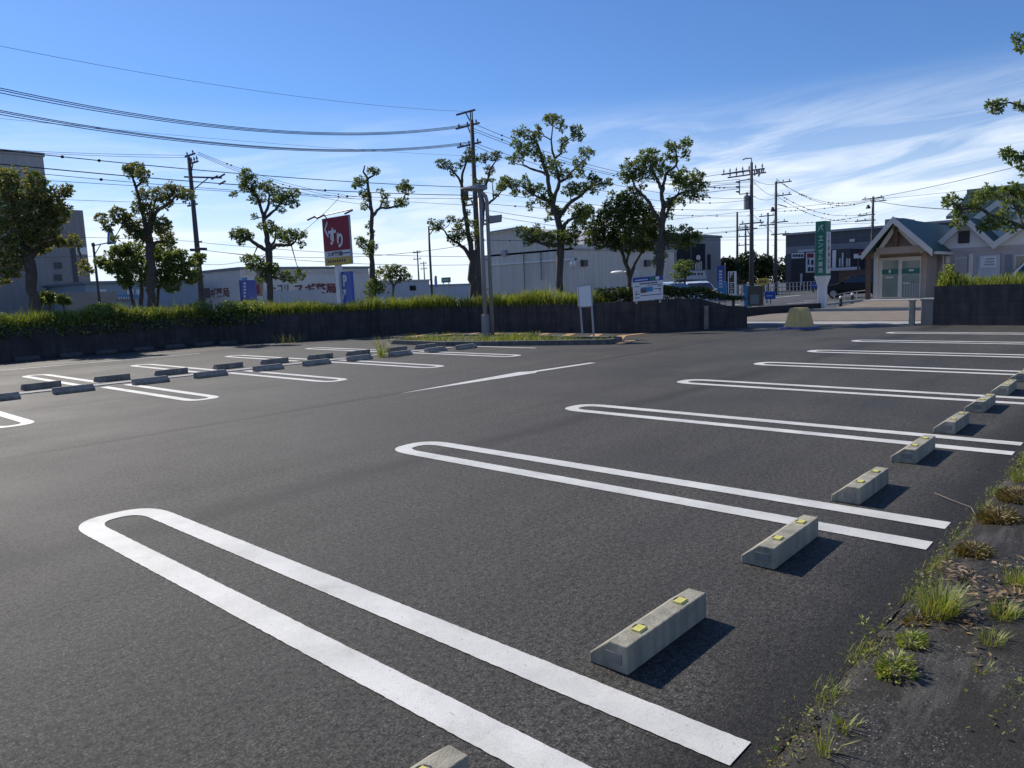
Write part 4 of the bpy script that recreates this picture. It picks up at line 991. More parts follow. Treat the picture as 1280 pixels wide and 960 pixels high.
# small far poles
for key, px, py, d, n, lab in (('f1', 921.5, 265, 80, 0, 'plain far pole left of the transformer pole'), ('f2', 932, 281, 95, 3, 'far pole half hidden behind the transformer pole'), ('f3', 960, 266, 90, 2, 'far pole with two arms between the transformer pole and the slim pole'),
   ('f4', 521.5, 313, 125, 2, 'far pole left of the pair seen right of the little round tree'), ('f5', 529.5, 327, 150, 2, 'shorter far pole right of the pair seen right of the little round tree')):
    r, T = pole(key, lab, px, py, d, .16, .1, steps=False)
    for k in range(n): crossarm(r, T - Vector((0, 0, .35 + k * 1.1)), 2.0, .1, 3, brace=False, th=.12, inh=.3)
r, T = pole('sl', 'slender dark street pole with a side bracket, left of the open-limbed tree', 535.5, 283, 55, .1, .08, group=None, steps=False, cat='pole', name='street_pole', m='dark_metal')
q = mb(); q.bar(T - Vector((0, 0, .25)), T - Vector((0, 1.6, .25)), .07); q.bar(T - Vector((0, .5, .3)), T - Vector((0, 0, .7)), .05); q.build('bracket', M['dark_metal'], r)
# street lamp with banner at left
r, T = pole('lampL', 'short dark post with a side arm left of the gnarled tree', 116.5, 306, 36, .07, .055, group=None, steps=False, cat='pole', name='street_pole', m='dark_metal')
q = mb(); q.bar(T - Vector((.05, 0, .05)), T + Vector((.75, -.25, .12)), .05); q.bar(T - Vector((0, 0, .5)), T + Vector((.3, -.1, 0)), .04); q.sphere(T, .09, .09, .12); q.build('side_arm', M['dark_metal'], r)
c = T + Vector((.72, -.25, .02)); rr = thing('hanging_banner', 'tapering blue and white hanging on the arm of the short post', 'banner', c)
e1 = right_v
q = mb(); q.prism([c + e1 * a + Vector((0, 0, b)) for a, b in ((-.2, 0), (.22, .02), (.1, .72), (0, .82), (-.09, .72))], Vector((-e1.y, e1.x, 0)) * .12); q.build('cloth', M['blue_light'], rr, bevel=.02)
q = mb(); q.prism([c + e1 * a + Vector((0, 0, b)) - Vector((-e1.y, e1.x, 0)) * .01 for a, b in ((-.1, .08), (-.02, .08), (.06, .5), (.02, .56))], Vector((-e1.y, e1.x, 0)) * .01); q.build('white_stripe', M['white'], rr)

# ------------------------------------------------------------------ cables
def wire(label, group, A, B, pts, t0=0.0, t1=1.0, r=.014, beads=0, n=48, clip=False):
    A = Vector((A[0], A[1])); B = Vector((B[0], B[1])); d = B - A
    rows = []
    for px, py in pts:
        v = ray(px, py)      # CAM + v*s lies in the vertical plane through A,B
        det = v.x * (-d.y) + d.x * v.y
        s = (A.x * (-d.y) + d.x * A.y) / det; t = (v.x * A.y - v.y * A.x) / det
        rows.append((t, CAMH + v.z * s))
    def z(t):
        if len(rows) == 2:
            (a, za), (b, zb) = rows; return za + (zb - za) * (t - a) / (b - a)
        s = 0
        for i in range(3):
            ti, zi = rows[i]; w = 1
            for j in range(3):
                if j != i: w *= (t - rows[j][0]) / (ti - rows[j][0])
            s += zi * w
        return s
    if clip: t0, t1 = min(k[0] for k in rows), max(k[0] for k in rows)
    P = []
    for i in range(n + 1):
        t = t0 + (t1 - t0) * i / n; p = A + d * t; P.append(Vector((p.x, p.y, z(t))))
    q = mb(); q.tube(P, r, 5)
    for k in range(beads):
        t = U(.08, .92); i = int(t * n); q.sphere(P[i], .07, .07, .06, 6, 4)
    c = P[n // 2]; q.v = [tuple(Vector(v) - c) for v in q.v]
    o = q.build('overhead_cable', M['cable'], smooth=True, fixn=False); o.location = c
    return tag(o, label, 'cable', group)
m_, l_, R_, s_, h_ = XY['mid'], XY['left'], XY['right'], XY['slim'], XY['house']
mW = (m_[0] - 40, m_[1])
wire('thin topmost cable crossing the clear blue sky to the middle pole', None, m_, mW, [(575, 139), (310, 112), (0, 57.5)], r=.007)
for i, (dy, pts) in enumerate(((.0, [(577, 156.5), (320, 161), (0, 110)]), (.35, [(576, 158), (320, 162.5), (0, 112.5)]), (.75, [(575, 159.5), (320, 164), (0, 116)]))):
    wire('cable of the upper dark bundle running left from the middle pole', 'upper cable bundle at left', (m_[0], m_[1] + dy), (mW[0], mW[1] + dy), pts, r=.016)
for i, (dy, pts) in enumerate(((.0, [(582, 178), (380, 186), (0, 138)]), (.35, [(581, 179.5), (380, 187), (0, 140)]), (.75, [(580, 181), (380, 188.3), (0, 143)]))):
    wire('cable of the lower dark bundle running left from the middle pole', 'lower cable bundle at left', (m_[0], m_[1] + dy), (mW[0], mW[1] + dy), pts, r=.016)
for pts, rr_ in (([(590, 234), (350, 221), (0, 187.5)], .018), ([(592, 244), (450, 240), (0, 205)], .02), ([(593, 248), (450, 246), (0, 212)], .012), ([(594, 257), (350, 243), (0, 222)], .01), ([(588, 195), (300, 176), (0, 148)], .006)):
    wire('beaded street cable from the left photo edge to the middle pole, below the bundles', 'communication cables at left', (m_[0], m_[1] + .2), (mW[0] - 20, mW[1] + .2), pts, r=rr_, beads=7 if rr_ > .011 else 0)
lW = (l_[0] - 40, l_[1])
for pts in ([(235, 194), (120, 192), (0, 187)], [(236, 197), (120, 194.5), (0, 189)], [(247, 255), (120, 251), (0, 246)], [(247, 302), (120, 297), (0, 296)], [(250, 312), (120, 320), (0, 322)]):
    wire('cable between the left photo edge and the leaning pole', 'cables left of the left pole', l_, lW, pts, r=.012)
for pts in ([(247, 190), (310, 214), (450, 246)], [(248, 192), (310, 216.5), (450, 249)], [(246, 193), (310, 219), (450, 255)]):
    wire('slack cable descending rightward from the top of the leaning pole', 'cables right of the left pole', l_, (l_[0] + 55, l_[1] + 12), pts, clip=True, r=.014, beads=3)
for pts in ([(250, 303), (400, 315), (590, 321)], [(250, 312), (400, 327), (590, 331)], [(252, 330), (330, 318), (425, 246)], [(250, 312), (330, 320), (590, 305)]):
    wire('low cable leaving the leaning pole toward the middle pole', 'low cables between the left and middle poles', l_, m_, pts, r=.014, clip=True)
for pts in ([(600, 158), (642, 175), (774, 215)], [(598, 163), (642, 180), (774, 219)], [(598, 166), (642, 183), (774, 221)], [(602, 182), (645, 197), (774, 232)], [(602, 186), (645, 204), (774, 243)]):
    wire('cable from the middle pole descending through tree crowns to the transformer pole', 'cables between the middle and transformer poles', m_, R_, pts, t1=1.0, r=.014, beads=5)
for pts in ([(602, 240), (700, 252), (930, 262)], [(602, 254), (700, 262), (930, 270)], [(604, 262), (700, 276), (930, 283)], [(604, 268), (760, 290), (930, 296)], [(606, 300), (760, 300), (930, 288)]):
    wire('lower cable stretched between the middle pole and the transformer pole', 'lower cables between the middle and transformer poles', (m_[0] + .3, m_[1]), (R_[0] + .3, R_[1]), pts, r=.014, beads=6)
for pts in ([(860, 224), (890, 219.5), (936, 212)], [(872, 229), (905, 226), (925, 224)], [(872, 236), (905, 231), (924, 230)], [(872, 242), (905, 238), (924, 236)]):
    wire('short dark lead entering the fan of insulators on the transformer pole', 'leads left of the transformer pole', R_, (R_[0] - 30, R_[1] + 10), pts, clip=True, r=.018)
for pts in ([(943, 225), (956, 230), (969, 230)], [(943, 228), (956, 240), (969, 245)], [(943, 246), (956, 250), (969, 247)], [(943, 270), (956, 282), (969, 294)]):
    wire('slack lead between the transformer pole and the slim pole', 'leads between the transformer and slim poles', R_, s_, pts, r=.015)
for pts in ([(975, 228), (1030, 252), (1089, 249)], [(978, 229), (1033, 255), (1089, 250.5)], [(977, 245), (1035, 268), (1089, 265)], [(974, 247), (1040, 275), (1089, 273)], [(974, 264), (1035, 260), (1089, 251)], [(974, 279), (1030, 277), (1089, 268)]):
    wire('beaded cable sagging between the slim pole and the pole behind the porch', 'cables between the slim and porch poles', s_, h_, pts, r=.016, beads=10)
for pts in ([(900, 268), (960, 262), (1089, 250)], [(900, 290), (960, 285), (1085, 279)], [(900, 300), (960, 300), (1085, 300)]):
    wire('long low cable crossing behind the transformer and slim poles', 'long low cables at right', (R_[0] - 12, R_[1] + 14), (h_[0] + 2, h_[1]), pts, r=.015)
hE = (h_[0] - 14, h_[1] - 32)
wire('thick cable rising from the porch pole to the right photo edge', None, h_, hE, [(1095, 247), (1180, 230), (1272, 208)], r=.024)
wire('thinner cable under the thick one between the porch pole and the right edge', None, h_, hE, [(1095, 249), (1180, 241), (1280, 229)], r=.016)
wire('service cable dropping from the porch pole to the tiled house', None, h_, (h_[0] - 26, h_[1] - 10), [(1093, 250.5), (1140, 258), (1192, 262)], clip=True, r=.022)
for pts in ([(0, 345), (30, 344), (60, 343)],):
    pass
# ------------------------------------------------------------------ buildings
def ground_xy(px, d): 
    p = W(px, yh(px), d); return p
def boxb(r, name, m, x0, x1, y0, y1, z0, z1, bevel=0):
    q = mb(); q.box((min(x0, x1), min(y0, y1), z0), (max(x0, x1), max(y0, y1), z1)); return q.build(name, m, r, bevel=bevel)
def rectX(r, name, m, X, pts, th=.05):     # rectangle on a wall facing -X, given by two px corners
    a = onX(pts[0], pts[1], X); b = onX(pts[2], pts[3], X)
    q = mb(); q.box((X - th, min(a.y, b.y), min(a.z, b.z)), (X, max(a.y, b.y), max(a.z, b.z))); return q.build(name, m, r)
def rectY(r, name, m, Y, pts, th=.05):
    a = onY(pts[0], pts[1], Y); b = onY(pts[2], pts[3], Y)
    q = mb(); q.box((min(a.x, b.x), Y - th, min(a.z, b.z)), (max(a.x, b.x), Y, max(a.z, b.z))); return q.build(name, m, r)

# grey tower building at left
c = W(65, 300, 72); Yt = c.y
r = thing('tower_building', 'tall grey windowless building with a lower darker wing at the left photo edge', 'building', (c.x, c.y, 0))
zt = onY(64, 197, Yt).z; a = onY(66, 300, Yt)
boxb(r, 'main_block', M['tower'], a.x - 26, a.x, Yt, Yt + 18, 0, zt)
boxb(r, 'parapet', M['tower'], a.x - 26.2, a.x + .12, Yt - .15, Yt + 18.2, zt, zt + .35)
b0 = onY(67, 300, Yt - .8); b1 = onY(111, 330, Yt - .8); z2 = onY(104, 263, Yt - .8).z
boxb(r, 'lower_wing', M['tower2'], b0.x - 6, b1.x, Yt - .8, Yt + 12, 0, z2)
rectY(r, 'vertical_recess', M['slate'], Yt - .8, (66, 313, 79, 372), .02)
for y in (328, 343, 357): rectY(r, 'louvre', M['dark_metal'], Yt - .82, (67, y, 78, y + 8), .03)
w = rectY(r, 'window', M['white'], Yt - .8, (94, 309, 109, 318), .04); rectY(w, 'pane', M['glass'], Yt - .84, (96, 311, 100, 317), .02)
rectY(r, 'wall_panel', M['white'], Yt - .8, (99, 356, 103, 370), .04); rectY(r, 'downpipe', M['dark_metal'], Yt - .8, (93.5, 310, 95, 372), .1)
lw = onY(35, 360, Yt - 8); r2 = thing('corrugated_shed', 'low ribbed grey shed at the foot of the tall grey building', 'shed', (lw.x - 10, Yt - 8, 0))
boxb(r2, 'wall', M['tower2'], lw.x - 22, lw.x, Yt - 8, Yt - 2, 0, onY(20, 345, Yt - 8).z); boxb(r2, 'roof_edge', M['slate'], lw.x - 22.1, lw.x + .1, Yt - 8.1, Yt - 1.9, onY(20, 345, Yt - 8).z, onY(20, 345, Yt - 8).z + .15)
# beige garden wall and low blue building with a striped awning
yb = W(150, 365, 62).y
r = thing('low_building', 'low pale blue building with a scalloped awning behind the bushy tree', 'building', (onY(160, 365, yb).x, yb, 0))
x0, x1 = onY(108, 370, yb).x, onY(246, 370, yb).x
boxb(r, 'wall', M['far_blue'], x0, x1, yb, yb + 10, 0, onY(150, 354, yb).z); boxb(r, 'roof', M['slate'], x0 - .2, x1 + .2, yb - .3, yb + 10.2, onY(150, 354, yb).z, onY(150, 351, yb).z)
for px in (124, 158, 170): rectY(r, 'window', M['white'], yb, (px, 362, px + 9, 368), .05)
aw = rectY(r, 'awning', M['blue_light'], yb, (141, 369.5, 168, 372), .8)
for i in range(9): rectY(aw, 'awning_stripe', M['white'], yb - .81, (141.5 + i * 3, 371, 143.3 + i * 3, 374), .05)
ybw = W(110, 370, 52).y
tag(boxb(None, 'garden_wall', M['beige'], onY(84, 370, ybw).x, onY(146, 370, ybw).x, ybw, ybw + .2, 0, onY(110, 365, ybw).z), 'low beige wall between the grey tower and the bushy tree', 'wall')

# drugstore
cS = W(302, 360, 66); XS, YS = cS.x, cS.y
r = thing('drugstore', 'long low pale store with dark red lettering behind the slim stepped tree', 'store', (XS, YS, 0))
zS = onY(345, 333.5, YS).z; xe = onY(461, 340, YS).x
yl = onX(238, 350, XS).y
boxb(r, 'wall', M['store'], XS, xe, YS, yl, 0, zS)
boxb(r, 'parapet', M['slate'], XS - .15, xe + .15, YS - .15, yl + .15, zS - .22, zS)
rectY(r, 'band', M['shed_x'], YS, (303, 339, 460, 341.5), .06)
rectX(r, 'doorway', M['dark_metal'], XS, (250, 373, 262, 360), .02)
# lettering on both faces
def txtX(name, body, m, par, X, pts, **k):
    a = onX(pts[0], pts[1], X); b = onX(pts[2], pts[3], X)
    return text(name, body, m, par, (X, (a.y + b.y) / 2, (a.z + b.z) / 2), (0, -1, 0), (0, 0, 1), abs(a.y - b.y), abs(a.z - b.z), **k)
def txtY(name, body, m, par, Y, pts, **k):
    a = onY(pts[0], pts[1], Y); b = onY(pts[2], pts[3], Y)
    return text(name, body, m, par, ((a.x + b.x) / 2, Y, (a.z + b.z) / 2), (1, 0, 0), (0, 0, 1), abs(a.x - b.x), abs(a.z - b.z), **k)
txtX('lettering', 'ギ薬局', M['red_text'], r, XS - .02, (262, 360.5, 287, 371), bold=.02)
txtY('lettering', 'トコリ', M['dark_text'], r, YS - .09, (340, 355.5, 361, 365), bold=.02)
txtY('lettering', 'スギ薬局', M['red_text'], r, YS - .09, (367, 354.5, 420.5, 366), bold=.03)
rectY(r, 'shop_window', M['glass'], YS, (318, 346, 330, 370), .03)
rectY(r, 'poster', M['red_text'], YS - .04, (319, 356, 325, 368), .03)
ba = onY(328, 364, YS - 6); bb = onY(400, 362.5, YS - 6)
tag(boxb(None, 'screen_wall', M['far_wall'], ba.x, bb.x, YS - 6.2, YS - 6, 0, bb.z + .05), 'low white screen wall in front of the store with dark red lettering', 'wall')
# blue board in front of the store
Yb = YS - 4; a = onY(302, 373, Yb); b = onY(319.5, 350, Yb)
r = thing('blue_board', 'tall dark blue sign board with faint white characters left of the slim stepped tree', 'sign', ((a.x + b.x) / 2, Yb, 0))
q = mb(); q.box((a.x, Yb, .0), (b.x, Yb + .2, b.z)); q.build('panel', M['navy'], r)
rectY(r, 'top_band', M['blue_light'], Yb - .002, (302, 347, 309, 350.5), .04)
for i in range(5): rectY(r, 'character', M['far_wall'], Yb - .002, (304.2, 353 + i * 4, 307.2, 355.4 + i * 4), .02)
# low white building right of the store
yw = W(500, 360, 85).y; r = thing('low_building', 'low white building between the red sign and the slender dark street pole', 'building', (onY(498, 360, yw).x, yw, 0))
boxb(r, 'wall', M['far_wall'], onY(458, 360, yw).x, onY(537, 360, yw).x, yw, yw + 9, 0, onY(498, 351.5, yw).z); boxb(r, 'roof', M['store'], onY(458, 360, yw).x - .2, onY(537, 360, yw).x + .2, yw - .2, yw + 9.2, onY(498, 351.5, yw).z, onY(498, 350, yw).z)
for px in (470, 512): rectY(r, 'window', M['glass'], yw, (px, 357, px + 8, 363), .05)
yw2 = W(580, 360, 140).y; r = thing('low_building', 'distant long pale building on the horizon behind the open-limbed tree', 'building', (onY(580, 360, yw2).x, yw2, 0))
boxb(r, 'wall', M['far_wall'], onY(530, 360, yw2).x, onY(622, 360, yw2).x, yw2, yw2 + 12, 0, onY(580, 356, yw2).z); boxb(r, 'roof', M['far_blue'], onY(530, 360, yw2).x, onY(622, 360, yw2).x, yw2 - .3, yw2 + 12, onY(580, 356, yw2).z, onY(580, 354.5, yw2).z)

# warehouse
cW = W(718, 350, 46); XW, YW = cW.x, cW.y
r = thing('warehouse', 'grey ribbed metal warehouse with an overhanging gable behind the tallest tree', 'warehouse', (XW, YW, 0))
yL = onX(613, 330, XW).y; zA = onX(613, 292, XW).z; zP = onX(654, 285, XW).z; yP = onX(654, 285, XW).y; zR = onX(718, 305, XW).z; zM = onX(665, 327, XW).z
q = mb(); YW_ = YW + .03; q.prism([(XW, yL, zM), (XW, YW_, zM), (XW, YW_, zR), (XW, yP, zP), (XW, yL, zA)], (7, 0, 0)); q.build('gable_wall', M['shed'], r)
yl2 = onX(621, 345, XW).y
boxb(r, 'lower_wall', M['shed'], XW + .25, XW + 7, YW + .05, yl2, 0, zM)
boxb(r, 'flashing', M['white_paint'], XW - .05, XW + .3, YW, yL + .05, zM - .08, zM + .02)
q = mb()
for (ya, za, yb_, zb) in ((yL, zA, yP, zP), (yP, zP, YW, zR)): q.bar((XW - .1, ya, za + .06), (XW - .1, yb_, zb + .06), .3, .1)
q.build('roof_trim', M['galv'], r)
xr = onY(843, 340, YW).x; zr = onY(780, 313.5, YW).z
boxb(r, 'side_wing', M['shed_x'], XW + .05, xr, YW, YW + 9, 0, zr); boxb(r, 'wing_eave', M['galv'], XW, xr + .15, YW - .12, YW + 9.1, zr, zr + .12)
for px, y0, y1 in ((655, 315, 362), (676, 315, 350)): rectX(r, 'downpipe', M['galv'], XW - .02, (px, y0, px + 1.6, y1), .1)
rectX(r, 'door', M['dark_metal'], XW + .25, (712, 362, 716, 333), .06); rectX(r, 'door', M['white_paint'], XW + .25, (702, 362, 708, 331), .06)
q = mb(); p = onX(716, 330, XW - .2); q.sphere(p, .2, .2, .25); q.build('lantern', M['lamp_glass'], r, smooth=True)
for px, py in ((729, 329), (808, 329)): rectY(r, 'vent', M['dark_metal'], YW, (px - 3, py - 4, px + 3, py + 4), .2)
rectX(r, 'vent', M['galv'], XW, (628, 313, 634, 320), .15)

# slate grey building with a white banner
YG = W(872, 340, 70).y
r = thing('grey_shop', 'slate grey shop with dark windows and a white banner above cars', 'building', (onY(872, 340, YG).x, YG, 0))
boxb(r, 'wall', M['slate'], onY(836, 340, YG).x, onY(901, 340, YG).x, YG, YG + 12, 0, onY(880, 296, YG).z)
boxb(r, 'parapet', M['slate'], onY(836, 340, YG).x - .1, onY(901, 340, YG).x + .1, YG - .1, YG + 12.1, onY(880, 296, YG).z, onY(880, 296, YG).z + .2)
rectY(r, 'window', M['glass'], YG, (846, 303, 863, 336), .05); gw = rectY(r, 'window', M['glass'], YG, (864, 304, 881, 337), .06)
rectY(r, 'window', M['glass'], YG, (884, 318, 888, 337), .05)
p = onY(873, 326, YG - .07)
q = mb(); q.sphere(p + Vector((0, 0, .3)), .42, .04, .26, 10, 6)
for i in range(5): q.box((p.x - .65 + i * .28, YG - .09, p.z - .85), (p.x - .5 + i * .28, YG - .07, p.z - .85 + U(.5, .85)))
q.build('window_display', M['shed'], gw)
bn = rectY(r, 'banner', M['far_wall'], YG - .05, (858, 339, 881, 347), .06)
for px in (863, 867, 872, 876): rectY(bn, 'character', M['dark_text'], YG - .11, (px, 341, px + 2.6, 345), .02)
rectY(r, 'canopy', M['far_wall'], YG - .6, (846, 345, 876, 349), .6)

# long dark building and black shop at right
XD = W(1000, 340, 88).x
r = thing('dark_building', 'long dark blue-grey ribbed building behind the green pharmacy sign', 'building', (XD, onX(1030, 330, XD).y, 0))
ya, yb2 = onX(982, 330, XD).y, onX(1230, 330, XD).y
zD = onX(983, 294.5, XD).z
boxb(r, 'wall', M['darkbuild'], XD, XD + 25, yb2, ya, 0, zD); boxb(r, 'roof_edge', M['galv'], XD - .3, XD + 25, yb2, ya + .3, zD, zD + .25)
rectX(r, 'wall_light', M['white'], XD, (1063, 299, 1069, 302), .3)
boxb(r, 'rooftop_unit', M['slate'], XD + 3, XD + 8, onX(1119, 272, XD).y, onX(1096, 272, XD).y, zD, onX(1100, 272.5, XD).z)
rectX(r, 'band', M['slate'], XD, (983, 309, 1090, 311), .08)
XB = XD - 5
r = thing('black_shop', 'black shop front with white sign panels behind the green pharmacy sign', 'store', (XB, onX(1010, 340, XB).y, 0))
ya, yb2 = onX(989, 340, XB).y, onX(1062, 340, XB).y
boxb(r, 'wall', M['darkshop'], XB, XB + 4.5, yb2, ya, 0, onX(1010, 314, XB).z)
s_ = rectX(r, 'sign_panel', M['white'], XB, (990, 316.5, 1005, 322.5), .12)
for i in range(4): rectX(s_, 'character', M['dark_text'], XB - .12, (991 + i * 3.4, 318, 993.6 + i * 3.4, 321), .03)
s_ = rectX(r, 'sign_panel', M['white'], XB, (1008, 316, 1018.5, 340.5), .15)
for px, py, w_, h_2, m2 in ((1009, 317, 8, 5, 'red_text'), (1009.5, 324, 2, 7, 'dark_text'), (1014, 325, 3, 6, 'dark_text'), (1010, 334, 3, 5, 'dark_text'), (1014, 334, 3, 5, 'dark_text')):
    rectX(s_, 'character', M[m2], XB - .15, (px, py, px + w_, py + h_2), .03)
rectX(r, 'sign_panel', M['white'], XB, (1041, 313, 1045, 335), .12)
for px in (1049, 1052.5, 1058, 1061): rectX(r, 'window_bar', M['far_wall'], XB, (px, 316 if px in (1052.5,) else 323, px + 1.6, 333), .06)
rectX(r, 'light_strip', M['far_wall'], XB - 1, (998, 312.5, 1018, 314), .2)
rectX(r, 'canopy', M['far_wall'], XB - 1.5, (1041, 335, 1075, 337), 1.5); rectX(r, 'lower_wall', M['wood'], XB, (1049, 338, 1085, 362), .1)
rectX(r, 'post', M['far_wall'], XB - .3, (1001, 342, 1003, 356), .2)
XR = XB - 4
r = thing('shop_sign', 'white sign with a red emblem glinting left of the porch eave', 'sign', (XR, onX(1073, 330, XR).y, 0))
q = mb(); p = onX(1073, 322, XR); q.bar((XR, p.y, 0), (XR, p.y, p.z), .15); q.build('post', M['dark_metal'], r)
rectX(r, 'panel', M['white'], XR, (1068, 317.5, 1080, 322.5), .2); rectX(r, 'emblem', M['red_text'], XR - .2, (1073, 315, 1078, 319), .06); 

# green-roofed pharmacy house
XF = 37.0; XDr = 38.2; XWl = 40.5
fl = onX(1125, 373, XDr).z
apx = onX(1117, 276, XF); el = onX(1078, 322, XF); er = onX(1166, 317, XF)
yA, zA2 = apx.y, apx.z; yl_, yr_ = el.y, er.y; ze = (el.z + er.z) / 2
r = thing('pharmacy_house', 'house-like pharmacy with green gabled roofs, glass doors and a mauve wall', 'pharmacy', (XDr, yA, 0))
XR2 = 47.0
def roof_slab(par, name, m, x0, x1, ya, za, yb, zb, th=.16):
    q = mb(); q.prism([(x0, ya, za), (x0, yb, zb), (x0, yb, zb + th), (x0, ya, za + th)], (x1 - x0, 0, 0)); return q.build(name, m, par)
rf = roof_slab(r, 'porch_roof', M['roof_green'], XF - .05, XR2, yA - .002, zA2, yr_, ze)
roof_slab(rf, 'roof_slope', M['roof_green'], XF - .05, XR2, yA + .002, zA2, yl_, ze)
def barge(par, X, ya, za, yb, zb, h=.30, th=.08, m='trim', up=.19):
    q = mb(); d = Vector((0, yb - ya, zb - za)).normalized(); n = Vector((0, -d.z, d.y)); n = n if n.z > 0 else -n
    A = Vector((X, ya, za + up)); B = Vector((X, yb, zb + up))
    q.prism([A, B, B - Vector((0, 0, h)), A - Vector((0, 0, h))], (-th, 0, 0)); return q.build('bargeboard', M[m], par)
barge(rf, XF - .06, yA, zA2, yl_, ze); barge(rf, XF - .058, yA, zA2, yr_, ze)
# recessed tympanum, beam and king post
q = mb(); q.prism([(XF + .9, yl_ - .35, ze + .12), (XF + .9, yr_ + .35, ze + .12), (XF + .9, yA, zA2 - .1)], (.12, 0, 0)); q.build('gable_panel', M['stucco_brown'], r)
bz = onX(1120, 312, XF + .5).z
q = mb(); q.box((XF + .35, yr_ + .5, bz - .18), (XF + .6, yl_ - .5, bz + .12)); q.build('tie_beam', M['stucco_brown'], r)
q = mb(); q.box((XF + .36, yA - .1, bz + .12), (XF + .56, yA + .1, zA2 - .25)); q.build('king_post', M['wood'], r)
q = mb()
for s in (1, -1): q.bar((XF + .45, yA, zA2 - .2), (XF + .45, (yl_ if s > 0 else yr_) - s * .5, ze + .12), .14, .18)
q.build('rafter', M['trim'], r)
pl = onX(1084, 372, XF + .3); q = mb(); q.box((XF + .3, pl.y - .09, fl), (XF + .5, pl.y + .09, ze + .2)); q.build('porch_post', M['wood'], r)
pl = onX(1094.5, 372, XF + .9); q = mb(); q.box((XF + .85, pl.y - .1, fl), (XF + 1.05, pl.y + .1, ze + .2)); q.build('porch_post', M['trim'], r)
# porch back wall and doors
ywl = onX(1097, 340, XDr).y; ywr = onX(1157, 340, XDr).y
boxb(r, 'porch_wall', M['stucco_brown'], XDr + .1, XWl + .3, ywr, ywl, 0, bz + .3)
dz = onX(1125, 321, XDr).z
dr = thing if False else None
fr = rectX(r, 'door_frame', M['trim'], XDr + .1, (1099, 373, 1152, 320), .10)
for a, b in ((1102.5, 1123), (1127, 1150)):
    g = rectX(fr, 'door_glass', M['glass_teal'], XDr - .002, (a, 371.5, b, 325.5), .02)
st = rectX(fr, 'door_stripe', M['teal'], XDr - .03, (1102.8, 337, 1122.6, 342.5), .01); rectX(fr, 'door_stripe', M['teal'], XDr - .03, (1127.5, 336, 1149.6, 341.5), .01)
rectX(fr, 'door_lettering', M['white'], XDr - .045, (1111, 337.5, 1113.5, 341), .006); rectX(fr, 'door_lettering', M['white'], XDr - .045, (1136, 337, 1142, 338.6), .006)
for a, b, y in ((1107, 1117, 346), (1129, 1134, 341.5), (1129, 1137, 353)): rectX(fr, 'door_notice', M['far_wall'], XDr - .03, (a, y, b, y + 1.6), .01)
for i in range(6): rectX(fr, 'blind_slat', M['galv'], XDr - .025, (1130 + i * 3.3, 354, 1131.2 + i * 3.3, 370), .004)
# mauve wing wall
ya, yb2 = ywr + .05, onX(1420, 340, XWl).y
wt = onX(1220, 309, XWl).z
boxb(r, 'wing_wall', M['stucco_mauve'], XWl, XWl + 8, yb2, ya + .0, 0, wt - .002)
q = mb(); q.box((XWl - .06, yb2, wt - .18), (XWl, ya - .5, wt)); q.build('fascia', M['stucco_mauve'], r)
# white gables over the wing
g1a = onX(1208, 273, XWl - .3); g1l = onX(1168, 306, XWl - .3); g1r = onX(1243, 305, XWl - .3)
g2a = onX(1290, 272, XWl - .3); g2r = onX(1337, 306, XWl - .3)
for nm, A, Lp, Rp in (('wing_gable', g1a, g1l, g1r), ('wing_gable', g2a, g1r, g2r)):
    q = mb(); q.prism([(XWl - .05, Lp.y, wt), (XWl - .05, Rp.y, wt), (XWl - .05, A.y, A.z - .1)], (.3, 0, 0)); gb = q.build(nm, M['stucco_white'], r)
    roof_slab(gb, 'roof_slope', M['roof_green'], XWl - .4, XR2 + 2, A.y - .003, A.z - .06, Rp.y, wt + .02, .15)
    roof_slab(gb, 'roof_slope', M['roof_green'], XWl - .4, XR2 + 2, A.y + .003, A.z - .06, Lp.y, wt + .02, .15)
    barge(gb, XWl - .41, A.y, A.z - .06, Lp.y, wt + .02, .34, .08, 'trim', .17); barge(gb, XWl - .408, A.y, A.z - .06, Rp.y, wt + .02, .34, .08, 'trim', .17)
v = rectX(r, 'gable_vent', M['dark_metal'], XWl - .05, (1198, 304.5, 1212.5, 288), .06)
for i in range(5): rectX(v, 'vent_slat', M['black'], XWl - .11, (1199, 290 + i * 2.9, 1211.5, 291.4 + i * 2.9), .03)
d_ = rectX(r, 'side_door', M['trim'], XWl, (1193, 349, 1209, 321), .05); rectX(d_, 'door_leaf', M['stucco_mauve'], XWl - .05, (1194.6, 349, 1207.6, 322.5), .02)
rectX(r, 'pilaster', M['trim'], XWl, (1211, 349, 1217.5, 317), .14)
w = rectX(r, 'shutter_window', M['far_wall'], XWl, (1222, 349, 1251, 318), .05); rectX(w, 'notice_panel', M['white'], XWl - .06, (1225, 335, 1246.5, 319.5), .05)
for y in (323, 326.5, 330): rectX(w, 'notice_line', M['galv'], XWl - .11, (1230 + (y % 2) * 2, y, 1243, y + 1.2), .01)
rectX(r, 'downpipe', M['trim'], XWl, (1252.3, 349, 1254, 316), .1)
rectX(r, 'side_door', M['slate'], XWl, (1256, 349, 1265, 318), .05)
w = rectX(r, 'window', M['trim'], XWl, (1267, 349, 1300, 317), .06); rectX(w, 'pane', M['glass'], XWl - .06, (1269, 347, 1298, 319), .02)
q = mb(); p = onX(1185, 324.5, XWl); q.box((XWl - .14, p.y - .09, p.z - .16), (XWl, p.y + .09, p.z + .16)); q.build('wall_lamp', M['lamp_glass'], r, bevel=.02)
dp = onX(1178, 330, XWl - .3); q = mb(); q.tube([(XWl - .2, dp.y, .1), (XWl - .2, dp.y, ze + .1), (XWl - .6, dp.y + .1, ze + .16)], .05, 8); q.build('downpipe', M['trim'], r)
